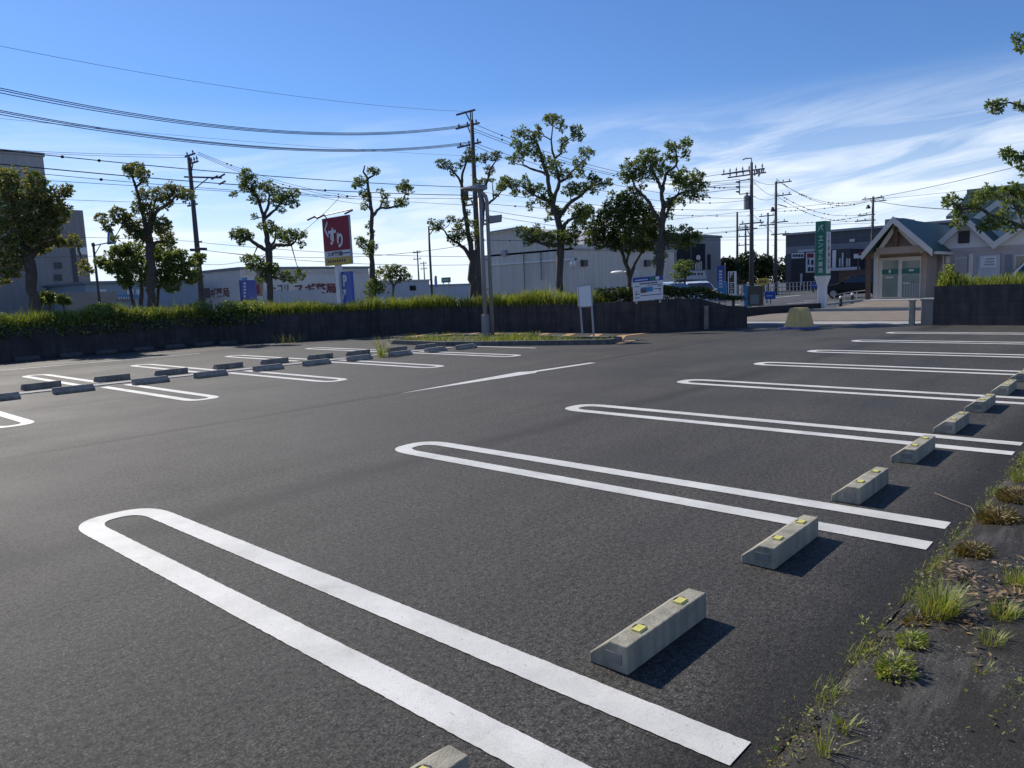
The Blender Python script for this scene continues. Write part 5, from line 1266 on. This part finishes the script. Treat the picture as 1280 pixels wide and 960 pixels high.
q = mb(); q.box((XF + .2, yr_ - .12, ze - .02), (XWl - .1, yr_ + .02, ze + .1)); q.build('gutter', M['trim'], r)
# tall tiled roof of the house behind
XT = 46.5
a0_ = onX(1212, 238, XT); a1_ = onX(1300, 226, XT); b0_ = onX(1206, 262, XT - 2)
r2 = thing('tiled_house', 'taller house with a green tiled roof and teal gable behind the pharmacy', 'house', (XT, a1_.y, 0))
yR = onX(1420, 230, XT).y; zrid = a0_.z - .3; zev = onX(1215, 272, XT - 3).z
q = mb(); q.prism([(XT, a0_.y, zrid), (XT, a0_.y, zrid + .15), (XT - 3.4, a0_.y + .35, zev + .15), (XT - 3.4, a0_.y + .35, zev)], (0, yR - a0_.y, 0)); q.build('tiled_roof', M['roof_tile'], r2)
q = mb()
for i in range(26):
    for j in range(9):
        t = j / 9; y = a0_.y - .1 - i * .36; x = XT - 3.4 * t; z = zrid + (zev - zrid) * t
        q.box((x - .34, y - .15, z + .02), (x + .02, y + .15, z + .2))
o = q.build('roof_tiles', M['roof_tile'], r2); tag(o, None, None, None, 'stuff')
q = mb(); q.bar((XT, a0_.y + .1, zrid + .22), (XT, yR, zrid + .22), .3, .25); q.build('ridge_cap', M['roof_tile'], r2)
boxb(r2, 'wall', M['stucco_white'], XT - 1.5, XT + 6, yR, a0_.y - .4, 0, zev + .5)
tg = onX(1247, 253, XT - 3.6); tl_ = onX(1212, 278, XT - 3.6); tr_ = onX(1296, 282, XT - 3.6); zt_ = tl_.z
q = mb(); q.prism([(XT - 3.5, tl_.y, zt_), (XT - 3.5, tr_.y, zt_), (XT - 3.5, tg.y, tg.z)], (2.5, 0, 0)); gb = q.build('front_gable', M['far_blue'], r2)
boxb(gb, 'gable_wall', M['stucco_white'], XT - 3.45, XT - 1.6, tr_.y + .2, tl_.y - .2, zt_ - 1.6, zt_ - .01)
for p in (tl_, tr_):
    barge(gb, XT - 3.52 - (.002 if p is tr_ else 0), tg.y, tg.z, p.y, zt_, .32, .1, 'trim', .12)
    roof_slab(gb, 'roof_slope', M['roof_green'], XT - 3.6, XT, tg.y + (.002 if p is tl_ else -.002), tg.z + .02, p.y, zt_ + .02, .12)
# forecourt platform, ramp and step
q = mb(); q.box((XF - .6, onX(1160, 372, XF).y - 8, 0), (XWl, onX(1079, 372, XF).y, fl - .01)); tag(q.build('forecourt', M['conc_pale']), None, None, None, 'structure')
pA = onX(1080, 374, XF - .62)
q = mb(); q.prism([(XF - .6, pA.y, fl - .03), (XF - .6, pA.y - 12, fl - .03), (XF - 5.8, pA.y - 12, .04), (XF - 5.8, pA.y, .04)], (0, 0, -.03)); tag(q.build('ramp', M['sidewalk']), None, None, None, 'structure')
q = mb(); a = Vector((XF - 5.9, pA.y + 2.2, .06)); q.bar(a, (XF - 5.9, pA.y - 12, .06), .18, .12); q.bar(a, (XF - .7, pA.y + .1, fl), .14, .1); tag(q.build('ramp_kerb', M['conc_pale']), None, None, None, 'structure')
q = mb(); q.box((XF - .72, pA.y - 12, fl - .12), (XF - .605, pA.y + .02, fl + .01)); tag(q.build('forecourt_edge', M['stucco_white'], bevel=.01), None, None, None, 'structure')
# handrail by the porch
r = thing('handrail', 'thin steel handrail beside the pharmacy ramp', 'handrail', tuple(G(1060, 380)))
HR = [W(1043, 384, 34), W(1056, 382, 34.6), W(1071, 379, 35.2), W(1085, 377, 36)]
tops = [W(1043, 369, 34), W(1056, 366, 34.6), W(1071, 364, 35.2), W(1085, 362.5, 36)]
for a, b in zip(HR, tops):
    q = mb(); q.tube([(b.x, b.y, .03), b], .025, 6); q.build('post', M['galv'], r)
q = mb(); q.tube(tops, .028, 6); q.build('rail', M['galv'], r); q = mb(); q.tube([t - Vector((0, 0, .38)) for t in tops], .022, 6); q.build('rail', M['galv'], r)
for px, py, d, lab in ((1051, 372, 33.5, 'left'), (1065.5, 368, 34.5, 'right')):
    p = W(px, py, d); r = thing('bollard', 'black bollard with a white cap, %s one of two beside the ramp handrail' % lab, 'bollard', (p.x, p.y, 0), 'bollards by the pharmacy')
    q = mb(); q.cyl((p.x, p.y, 0), .07, max(.3, p.z), 12, .065); q.build('post', M['black'], r, smooth=False); q = mb(); q.sphere((p.x, p.y, max(.3, p.z)), .075, .075, .08); q.build('cap', M['white'], r, smooth=True)
# low dark kerb wall and guard fence beyond
A = G(905, 396.5); B = G(1021, 388.5)
q = mb(); q.bar(Vector((A.x, A.y, .15)), Vector((B.x, B.y, .15)), .45, .36); tag(q.build('low_wall', M['black_wall'], bevel=.02), 'low dark wall across the exit, from the block wall to the green sign', 'wall')
r = thing('guard_fence', 'pale roadside pipe fence beyond the exit, under the far trees', 'fence', tuple(G(960, 375)))
A = W(916, 370, 62); B = W(1022, 362, 72); A.z = B.z = 0; n = 22
for k in range(n + 1):
    p = A.lerp(B, k / n); q = mb(); q.tube([p, p + Vector((0, 0, 1.05))], .04, 5); q.build('fence_post', M['galv'], r)
for z in (.25, .65, 1.03):
    q = mb(); q.tube([A + Vector((0, 0, z)), B + Vector((0, 0, z))], .03, 5); q.build('fence_rail', M['galv'], r)
def roadline(px0, py0, px1, py1, w=.15):
    a, b = G(px0, py0, -.012), G(px1, py1, -.012); d = (b - a).normalized(); n_ = Vector((-d.y, d.x, 0)) * w / 2
    q = mb(); q.add([a - n_, b - n_, b + n_, a + n_], [(0, 1, 2, 3)]); o = q.build('road_marking', M['paint'], None, fixn=False)
    for p in o.data.polygons:
        if p.normal.z < 0: p.flip()
    return tag(o, None, None, None, 'structure')
roadline(984, 379.5, 1018, 377, .22); roadline(1005, 376, 1020, 375, .22); roadline(917, 381, 927, 380, .3); roadline(917, 376, 930, 375, .3); roadline(968, 372, 1000, 369, .3)

# ------------------------------------------------------------------ signs
d_ = 38
pt = W(424, 336, d_); XS_ = pt.x
r = thing('pole_sign', 'red pole sign with big white characters over white and yellow bands', 'sign', (XS_, pt.y, 0))
tl, tr, br, bl = onX(402.5, 273.5, XS_), onX(436, 268.5, XS_), onX(438.5, 330, XS_), onX(406.5, 332.5, XS_)
y0, y1 = (tl.y + bl.y) / 2, (tr.y + br.y) / 2; zt, zb = (tl.z + tr.z) / 2, (bl.z + br.z) / 2
Hs = zt - zb; Wd = y0 - y1
boxb(r, 'frame', M['galv'], XS_, XS_ + .12, y0, y1, zb, zt)
def band(name, v0, v1, m, off=.02):
    return boxb(r, name, m, XS_ - off, XS_ - .001, y0 - .02, y1 + .02, zb + Hs * v0, zb + Hs * v1)
rb = band('red_panel', .305, .995, M['red']); wb = band('white_band', .165, .30, M['white']); yb_ = band('yellow_band', .005, .16, M['yellow'])
def sg(body, u, v, w, h, m, par, **k):
    return text('lettering', body, m, par, (XS_ - .03, y0 + (y1 - y0) * u, zb + Hs * v), (0, -1, 0), (0, 0, 1), w * Wd, h * Hs, **k)
sg('く', .17, .76, .15, .36, M['white'], rb, bold=.045); sg('す', .38, .60, .30, .36, M['white'], rb, bold=.05); sg('り', .66, .51, .22, .31, M['white'], rb, bold=.05)
sg('スギ薬局', .42, .235, .58, .10, M['dark_text'], wb, bold=.03); boxb(wb, 'blue_stripe', M['blue'], XS_ - .03, XS_ - .022, y0 + (y1 - y0) * .72, y0 + (y1 - y0) * .98, zb + Hs * .22, zb + Hs * .25)
for i in range(8): boxb(yb_, 'character', M['dark_text'], XS_ - .03, XS_ - .022, y0 + (y1 - y0) * (.12 + i * .09), y0 + (y1 - y0) * (.17 + i * .09), zb + Hs * .06, zb + Hs * .115)
pp = onX(423, 350, XS_ + .2)
boxb(r, 'post', M['white_paint'], XS_ + .13, XS_ + .37, pp.y - .15, pp.y + .15, 0, zb + .5)
q = mb(); q.tube([(XS_ - .05, y0 + .55, zt + .12), (XS_ - .05, y1 - .35, zt + .22)], .03, 6); q.tube([(XS_ - .05, y0 - .3, zt + .16), (XS_ + .1, y0 - .3, zt)], .03, 6); fr2 = q.build('lamp_rail', M['dark_metal'], r)
for y_ in (y0 + .55, y0 - .3, y1 - .45):
    q = mb(); q.bar((XS_ - .5, y_ + .02, zt - .02), (XS_ - .05, y_, zt + .18), .10, .08); q.build('spot_lamp', M['dark_metal'], fr2)
XP = XS_ + .3
r = thing('parking_sign', 'blue parking sign board with a white letter P fixed low under the red pole sign', 'sign', (XP, onX(431, 360, XP).y, 0))
a, b = onX(425, 373, XP), onX(438.2, 339, XP); boxb(r, 'panel', M['blue'], XP, XP + .15, a.y, b.y, .3, b.z)
text('lettering', 'P', M['white'], r, (XP - .01, (a.y * .48 + b.y * .52), onX(431, 351, XP).z), (0, -1, 0), (0, 0, 1), .36, .62, bold=.05)
q = mb(); am = onX(430, 369, XP); q.prism([(XP - .02, am.y + .22, am.z - .3), (XP - .02, am.y + .1, am.z - .3), (XP - .02, am.y - .12, am.z + .12), (XP - .02, am.y - .22, am.z + .02), (XP - .02, am.y - .22, am.z + .3), (XP - .02, am.y + .1, am.z + .3), (XP - .02, am.y - .02, am.z + .16)], (.015, 0, 0)); q.build('arrow_mark', M['white'], r)

# green pharmacy tower sign
pg = G(1027, 388); XGs, YGs = pg.x, pg.y
r = thing('pharmacy_sign', 'tall green tower sign with white vertical lettering on a white column', 'sign', (XGs, YGs, 0))
zt = z_at(1031, 276.5, (XGs, YGs)); zb = z_at(1030, 344.5, (XGs, YGs))
f0, f1 = onX(1019, 310, XGs - .25), onX(1031.8, 310, XGs - .25); wy = f0.y - f1.y
yf1 = f1.y; yf0 = f0.y; xs1 = XGs + .25 + .12
bd = boxb(r, 'green_box', M['green_sign'], XGs - .25, xs1, yf0, yf1, zb, zt, bevel=.015)
Hs = zt - zb
for i, ch in enumerate('エンゼル薬局'):
    text('lettering', ch, M['white'], bd, (XGs - .25, (yf0 + yf1) / 2 - .02, zt - Hs * (.315 + i * .118)), (0, -1, 0), (0, 0, 1), wy * .46, Hs * .088, off=.012, bold=.015)
q = mb(); cz = zt - Hs * .13; cy_ = (yf0 + yf1) / 2
for pts in (((.10, .14), (-.02, -.02), (.03, -.03)), ((-.02, .14), (.0, .02), (-.13, .12)), ((.13, -.15), (.03, .05), (-.02, .0)), ((-.05, .05), (-.14, -.15), (-.03, .0))):
    q.prism([(XGs - .262, cy_ + a, cz + b) for a, b in pts], (.01, 0, 0))
q.build('angel_mark', M['white'], bd).name = 'emblem'
ys = yf1 - .002
pn = boxb(r, 'white_panel', M['white'], XGs - .17, xs1 - .06, ys - .02, ys, zb + Hs * .04, zb + Hs * .80)
for i, ch in enumerate('保険調剤受付'):
    text('lettering', ch, M['dark_text' if i < 3 else 'red_text'], pn, ((XGs + xs1) / 2 - .11, ys - .02, zb + Hs * (.73 - i * .115)), (1, 0, 0), (0, 0, 1), .2, Hs * .085, off=.008, bold=.02)
q = mb(); frustum(q, Vector((XGs + .06, (yf0 + yf1) / 2, 0)), Vector((1, 0, 0)), Vector((0, 1, 0)), [(0, .15, .15), (zb - .45, .15, .15), (zb - .1, .26, .24), (zb - .002, .27, .25)]); q.build('column', M['white_paint'], r, bevel=.01)

# blue banners, black and white P sign, olive board, yellow and blue plates
Xb = W(902, 350, 34).x
r = thing('banner_sign', 'tall dark blue banner with light blue foot beside the clipped hedge', 'banner', (Xb, onX(902, 350, Xb).y, 0))
a, b = onX(896.5, 362, Xb), onX(906, 332, Xb); c2 = onX(908, 366, Xb)
boxb(r, 'cloth', M['navy'], Xb, Xb + .04, a.y, b.y, onX(900, 352, Xb).z, b.z); boxb(r, 'lower_cloth', M['blue_light'], Xb, Xb + .04, a.y, c2.y, .5, onX(900, 352, Xb).z - .005)
for i in range(6): boxb(r, 'character', M['far_wall'], Xb - .012, Xb - .002, a.y - .1, a.y - .26, b.z - .3 - i * .14, b.z - .21 - i * .14)
q = mb(); q.tube([(Xb + .02, b.y, 0), (Xb + .02, b.y, b.z + .1)], .02, 6); q.build('pole', M['galv'], r)
Xb = W(914, 355, 31).x
r = thing('letter_sign', 'narrow white framed black sign reading P on a post behind the wall end', 'sign', (Xb, onX(914.5, 355, Xb).y, 0))
a, b = onX(910, 370, Xb), onX(919, 339, Xb); pn = boxb(r, 'frame', M['white'], Xb, Xb + .12, a.y, b.y, a.z, b.z); wy = a.y - b.y
for (v0, v1), ch in (((.56, .97), 'P'), ((.31, .52), 'C'), ((.10, .29), 'G')):
    z0, z1 = a.z + (b.z - a.z) * v0, a.z + (b.z - a.z) * v1
    pl = boxb(r, 'black_panel', M['black'], Xb - .012, Xb - .001, a.y - wy * .16, b.y + wy * .16, z0, z1)
    text('lettering', ch, M['white'], pl, (Xb - .014, (a.y + b.y) / 2, (z0 + z1) / 2 + (.1 if ch == 'P' else 0)), (0, -1, 0), (0, 0, 1), wy * .34, min(.25, (z1 - z0) * .7), off=.004, bold=.03)
boxb(r, 'post', M['black'], Xb + .02, Xb + .1, b.y + .06, b.y + .16, 0, a.z - .002)
Xb = W(942, 370, 36).x
r = thing('site_board', 'dull olive board with a bright blue edge standing behind the low dark wall', 'board', (Xb, onX(942, 375, Xb).y, 0))
a, b = onX(930.5, 384, Xb), onX(953.5, 357, Xb); boxb(r, 'panel', M['brown_board'], Xb, Xb + .1, a.y - .18, b.y, .15, b.z); boxb(r, 'blue_edge', M['blue_light'], Xb - .02, Xb + .3, a.y, a.y - .18, .1, b.z + .02)
rectX(r, 'dark_patch', M['slate'], Xb - .001, (938, 380, 949, 368), .01)
for y_ in (a.y - .3, b.y + .2):
    boxb(r, 'leg', M['galv'], Xb + .1, Xb + .16, y_ - .03, y_ + .03, 0, b.z - .1)
Xb = W(953, 352, 44).x
r = thing('yellow_sign', 'rounded yellow sign with dark characters above the olive board', 'sign', (Xb, onX(953, 352, Xb).y, 0))
p = onX(953, 352, Xb); q = mb(); q.prism([(Xb, p.y + .40 * math.cos(t) * abs(math.cos(t)) ** -.3, p.z + .21 * math.sin(t)) for t in [i * math.pi / 8 + .01 for i in range(16)]], (.12, 0, 0)); q.build('panel', M['yellow'], r)
for i in range(3): boxb(r, 'character', M['wood'], Xb - .012, Xb - .002, p.y + .2 - i * .16, p.y + .08 - i * .16, p.z - .08, p.z + .07)
boxb(r, 'post', M['galv'], Xb + .02, Xb + .1, p.y - .3, p.y - .22, 0, p.z)
Xb = W(962, 368, 42).x
r = thing('blue_sign', 'small square blue sign on a thin post right of the olive board', 'sign', (Xb, onX(962, 370, Xb).y, 0))
a, b = onX(956, 374, Xb), onX(969, 364, Xb); boxb(r, 'panel', M['blue'], Xb, Xb + .06, a.y, b.y, a.z, b.z); boxb(r, 'text_line', M['far_wall'], Xb - .01, Xb - .002, a.y - .1, b.y + .15, a.z + .16, a.z + .21)
boxb(r, 'post', M['galv'], Xb + .065, Xb + .12, (a.y + b.y) / 2 - .03, (a.y + b.y) / 2 + .03, 0, b.z)
Xb = W(1026, 355, 70).x
r = thing('blue_sign', 'wide blue panel with a white stripe low behind the white column of the green sign', 'sign', (Xb, onX(1020, 356, Xb).y, 0))
a, b = onX(1014, 360, Xb), onX(1025, 353, Xb); boxb(r, 'panel', M['blue'], Xb, Xb + .1, a.y, b.y, a.z, b.z); boxb(r, 'stripe', M['far_wall'], Xb - .012, Xb - .002, a.y - .1, b.y + .1, a.z + .22, a.z + .3); boxb(r, 'leg', M['dark_metal'], Xb + .1, Xb + .2, a.y - .2, a.y - .1, 0, a.z)
# round sign seen near the slender pole, green roof billboard
p = W(545, 352, 52); r = thing('round_sign', 'dark blue round road sign beside the slender dark street pole', 'road sign', (p.x, p.y, 0))
q = mb(); n_ = Vector((-.92, .38, 0)).normalized(); u = Vector((-n_.y, n_.x, 0))
q.prism([p + u * .42 * math.cos(t) * .62 + Vector((0, 0, .42 * math.sin(t))) for t in [i * math.pi / 10 for i in range(20)]], n_ * .03); q.build('disc', M['navy'], r)
q = mb(); q.tube([(p.x + .06, p.y, 0), (p.x + .06, p.y, p.z + .4)], .035, 6); q.build('post', M['galv'], r)
p = W(557, 350, 130); r = thing('billboard', 'distant green billboard on legs above the horizon behind the open-limbed tree', 'billboard', (p.x, p.y, 0))
q = mb(); q.box((p.x, p.y - 1.1, p.z - .45), (p.x + .2, p.y + 1.1, p.z + .45)); q.build('panel', M['green_sign'], r)
q = mb(); q.box((p.x - .03, p.y - .8, p.z - .1), (p.x - .01, p.y + .8, p.z + .1)); q.build('text_line', M['far_wall'], r)
for s in (-.7, .7):
    q = mb(); q.bar((p.x + .1, p.y + s, 0), (p.x + .1, p.y + s, p.z - .45), .12); q.build('leg', M['galv'], r)
r = thing('mirror_post', 'white street lamp bowl left of the dense dark tree trunk', 'street lamp', tuple(W(772, 345, 32))); p = W(772, 340.5, 32); r.location = (p.x, p.y - 1.2, 0); ORG[r] = Vector(r.location)
q = mb(); q.tube([(p.x, p.y - 1.2, 0), (p.x, p.y - 1.2, p.z - .2), (p.x, p.y - .9, p.z), (p.x, p.y - .3, p.z)], .03, 8); q.build('post', M['galv'], r, smooth=True)
q = mb(); q.sphere(p, .14, .38, .08, 12, 6); q.build('lamp_bowl', M['white_paint'], r, smooth=True); r.name = 'street_lamp'

# ------------------------------------------------------------------ vehicles
def make_car(label, m, kind='hatch', loc=(0, 0, 0), rz=0, group=None):
    r = thing('parked_car' if kind != 'van' else 'parked_van', label, 'car' if kind != 'van' else 'van', loc, group, rz)
    ORG[r] = Vector((0, 0, 0))
    if kind == 'van': L, Wd = 4.4, 1.7; prof = [(-2.2, .5, .95, .95), (-2.15, .35, .95, 1.85), (-1.2, .3, .95, 1.92), (.4, .3, .95, 1.9), (1.0, .3, .95, 1.72), (1.62, .3, .95, 1.02), (2.05, .32, .80, .84), (2.2, .42, .66, .68)]
    else: L, Wd = 4.1, 1.68; prof = [(-2.05, .5, .88, .9), (-1.98, .35, .9, 1.15), (-1.55, .28, .92, 1.45), (-.3, .26, .92, 1.5), (.35, .26, .92, 1.42), (1.05, .26, .90, .96), (1.75, .28, .78, .82), (2.05, .42, .6, .62)]
    vs = []; fs = []; nn = 10
    for x, z0, zb, zt in prof:
        w = Wd / 2 * (1 if abs(x) < 1.8 else .9); wt = w * (.80 if zt - zb > .2 else .93)
        half = [(-w * .93, z0), (-w, z0 + (zb - z0) * .4), (-w * .985, zb), (-wt, zt - .05 if zt - zb > .2 else zt - .01), (-wt * .88, zt)]
        ring = half + [(-a, b) for a, b in reversed(half)]
        vs += [(x, a, b) for a, b in ring]
    for i in range(len(prof) - 1):
        for k in range(nn): fs.append((i*nn+k, i*nn+(k+1)%nn, (i+1)*nn+(k+1)%nn, (i+1)*nn+k))
    fs += [tuple(range(nn)), tuple(range(len(vs) - nn, len(vs)))]
    q = mb(); q.add(vs, fs); body = q.build('body', m, r, smooth=False, bevel=.03)
    def ringp(i, k): return Vector(vs[i * nn + k])
    i0, i1 = (1, 5) if kind == 'van' else (1, 5)
    for s in (0, 1):
        q = mb(); top = []; bot = []
        for i in range(i0 + (0 if kind == 'van' else 1), i1):
            b = ringp(i, 2); t = ringp(i, 3)
            if s: b.y, t.y = -b.y, -t.y
            n_ = Vector((0, -1 if not s else 1, .25)) * .012
            bot.append(b.lerp(t, .08) + n_); top.append(b.lerp(t, .88) + n_)
        e = ringp(i1, 2).lerp(ringp(i1 - 1, 2), .25)
        if s: e.y = -e.y
        bot.append(e + Vector((0, -.012 if not s else .012, .06)))
        q.add(bot + top[::-1], [tuple(range(len(bot) + len(top)))]); q.build('side_window', M['glass'], r)
    for (i, j, nm, dx) in ((i1 - 1, i1, 'windscreen', .02), (1, 2, 'rear_window', -.02)):
        if nm == 'rear_window' and kind == 'van': i, j = 0, 1
        q = mb(); A, B, Cc, D = ringp(i, 4), ringp(i, 5), ringp(j, 5), ringp(j, 4)
        if nm == 'windscreen': q.add([A.lerp(D, .06) + Vector((dx, 0, .012)), B.lerp(Cc, .06) + Vector((dx, 0, .012)), B.lerp(Cc, .95) + Vector((dx, 0, .012)), A.lerp(D, .95) + Vector((dx, 0, .012))], [(0, 1, 2, 3)])
        else: q.add([A.lerp(D, .1) + Vector((dx, 0, .02)), B.lerp(Cc, .1) + Vector((dx, 0, .02)), B.lerp(Cc, .85) + Vector((dx, 0, .02)), A.lerp(D, .85) + Vector((dx, 0, .02))], [(0, 1, 2, 3)])
        q.build(nm, M['glass'], r)
    for x in (-1.3, 1.3):
        for s in (-1, 1):
            q = mb(); y = s * (Wd / 2 - .1); q.tube([(x, y - .1, .31), (x, y + .1, .31)], .31, 18); ty = q.build('wheel', M['tyre'], r, bevel=.02)
            q = mb(); q.tube([(x, y + s * .095, .31), (x, y + s * .112, .31)], .2, 14); q.build('rim', M['rim'], ty)
    for s in (-1, 1):
        q = mb(); x = L / 2 - .12; q.prism([(x - .16, s * .5, .60), (x + .1, s * .5, .56), (x + .02, s * .5, .70), (x - .2, s * .5, .74)], (0, s * .26, 0)); q.build('headlight', M['lamp_glass'], r, bevel=.01)
        q = mb(); q.box((-L / 2 - .01, s * .55 - .12, .72), (-L / 2 + .1, s * .55 + .12, .92)); q.build('tail_light', M['red_text'], r)
        q = mb(); q.box((.72, s * (Wd / 2 + .02) - .09, .95), (.86, s * (Wd / 2 + .02) + .09, 1.08)); q.build('mirror', m, r, bevel=.02)
    q = mb(); q.box((L / 2 - .06, -.25, .36), (L / 2 + .01, .25, .46)); q.build('bumper_grille', M['black'], r)
    return r
p = W(1072, 355, 48); make_car('dark car with bright headlight parked behind the ramp handrail, nose to the left', M['car_dark'], 'hatch', (p.x, p.y, .0), math.radians(97))
p = W(838, 356, 34); make_car('silver car whose roof shows above the clipped hedge beside the notice board', M['car_silver'], 'hatch', (p.x, p.y, -.02), math.radians(-95))
p = W(871, 358, 40); make_car('white car top peeking over the clipped hedge left of the blue banner', M['car_white'], 'hatch', (p.x, p.y, -.04), math.radians(222))
p = W(1315, 337, 33); make_car('white van at the right photo edge in front of the mauve wall', M['car_white'], 'van', (p.x, p.y, .0), math.radians(95))
# ------------------------------------------------------------------ daylight
SUN_EL, SUN_AZ = math.radians(38.5), math.radians(2.5)     # the sun stands along +Y (left of the view)
w = bpy.data.worlds.new('World'); scene.world = w; w.use_nodes = True; nt = w.node_tree
bg = nt.nodes['Background']; bg.inputs[1].default_value = .112
sky = nt.nodes.new('ShaderNodeTexSky'); sky.sky_type = 'NISHITA'; sky.sun_disc = False
sky.sun_elevation = SUN_EL; sky.sun_rotation = SUN_AZ; sky.air_density = 1.0; sky.dust_density = .15; sky.ozone_density = 4.0; sky.altitude = 0
tc = nt.nodes.new('ShaderNodeTexCoord'); gen = tc.outputs['Generated']
sep = nt.nodes.new('ShaderNodeSeparateXYZ'); nt.links.new(gen, sep.inputs[0])
def mth(op, a, b=None, c=None):
    m = nt.nodes.new('ShaderNodeMath'); m.operation = op
    for i, v in enumerate((a, b, c)):
        if v is None: continue
        if hasattr(v, 'links'): nt.links.new(v, m.inputs[i])
        else: m.inputs[i].default_value = v
    return m.outputs[0]
el = mth('ARCSINE', sep.outputs[2]); azm = mth('ARCTAN2', mth('SUBTRACT', sep.outputs[0], sep.outputs[1]), mth('ADD', sep.outputs[0], sep.outputs[1]))   # azimuth, clockwise from the diagonal
def wn(vec, sc, det, rough, dist=0):
    n = nt.nodes.new('ShaderNodeTexNoise'); n.inputs['Scale'].default_value = sc; n.inputs['Detail'].default_value = det; n.inputs['Roughness'].default_value = rough; n.inputs['Distortion'].default_value = dist
    nt.links.new(vec, n.inputs['Vector']); return n.outputs['Fac']
cmb = nt.nodes.new('ShaderNodeCombineXYZ'); nt.links.new(mth('MULTIPLY', azm, 2.4), cmb.inputs[0]); nt.links.new(mth('MULTIPLY_ADD', azm, -1.6, mth('MULTIPLY', el, 17.0)), cmb.inputs[1])
n1 = wn(cmb.outputs[0], 1.8, 9, .6, .7)
cmb2 = nt.nodes.new('ShaderNodeCombineXYZ'); nt.links.new(mth('MULTIPLY', azm, 1.6), cmb2.inputs[0]); nt.links.new(mth('MULTIPLY', el, 6.0), cmb2.inputs[1]); cmb2.inputs[2].default_value = 3.7
n2 = wn(cmb2.outputs[0], 1.6, 4, .5)
# cirrus lives low in the sky
low = ramp(nt, sep.outputs[2], [(.03, .95), (.12, .7), (.18, .42), (.23, 0.0)])
right = mth('SUBTRACT', sep.outputs[0], sep.outputs[1])        # >0 to the right of the view
side = ramp(nt, mth('MULTIPLY_ADD', right, .5, .5), [(.2, .6), (.5, .7), (.75, 1.0)])
cl = ramp(nt, mth('ADD', mth('MULTIPLY', n1, .8), mth('MULTIPLY', n2, .3)), [(.49, 0.0), (.70, 1.0)])
cov = mth('MULTIPLY', mth('MULTIPLY', cl, low), side)
haze = ramp(nt, sep.outputs[2], [(.0, .85), (.07, .62), (.14, .24), (.24, .0)])
mask = mth('MINIMUM', mth('ADD', cov, haze), .92)
sc_ = nt.nodes.new('ShaderNodeMix'); sc_.data_type = 'RGBA'; nt.links.new(mask, sc_.inputs[0]); nt.links.new(mul(nt, sky.outputs[0], (.58, .78, 1.06)), sc_.inputs[6])
sc_.inputs[7].default_value = (8.0, 8.7, 9.6, 1)
nt.links.new(sc_.outputs[2], bg.inputs[0])
sl = bpy.data.lights.new('sun', 'SUN'); sl.energy = 5.0; sl.angle = math.radians(.53); sl.color = (1, .93, .82)
so = bpy.data.objects.new('sun', sl); COL.objects.link(so)
so.rotation_euler = Vector((-math.cos(SUN_EL) * math.sin(SUN_AZ), -math.cos(SUN_EL) * math.cos(SUN_AZ), -math.sin(SUN_EL))).to_track_quat('-Z', 'Y').to_euler()
so.location = (0, 40, 60)
scene.view_settings.view_transform = 'Standard'; scene.view_settings.look = 'None'
scene.view_settings.exposure = 0.1; scene.view_settings.gamma = 1.0; scene.view_settings.use_curve_mapping = False
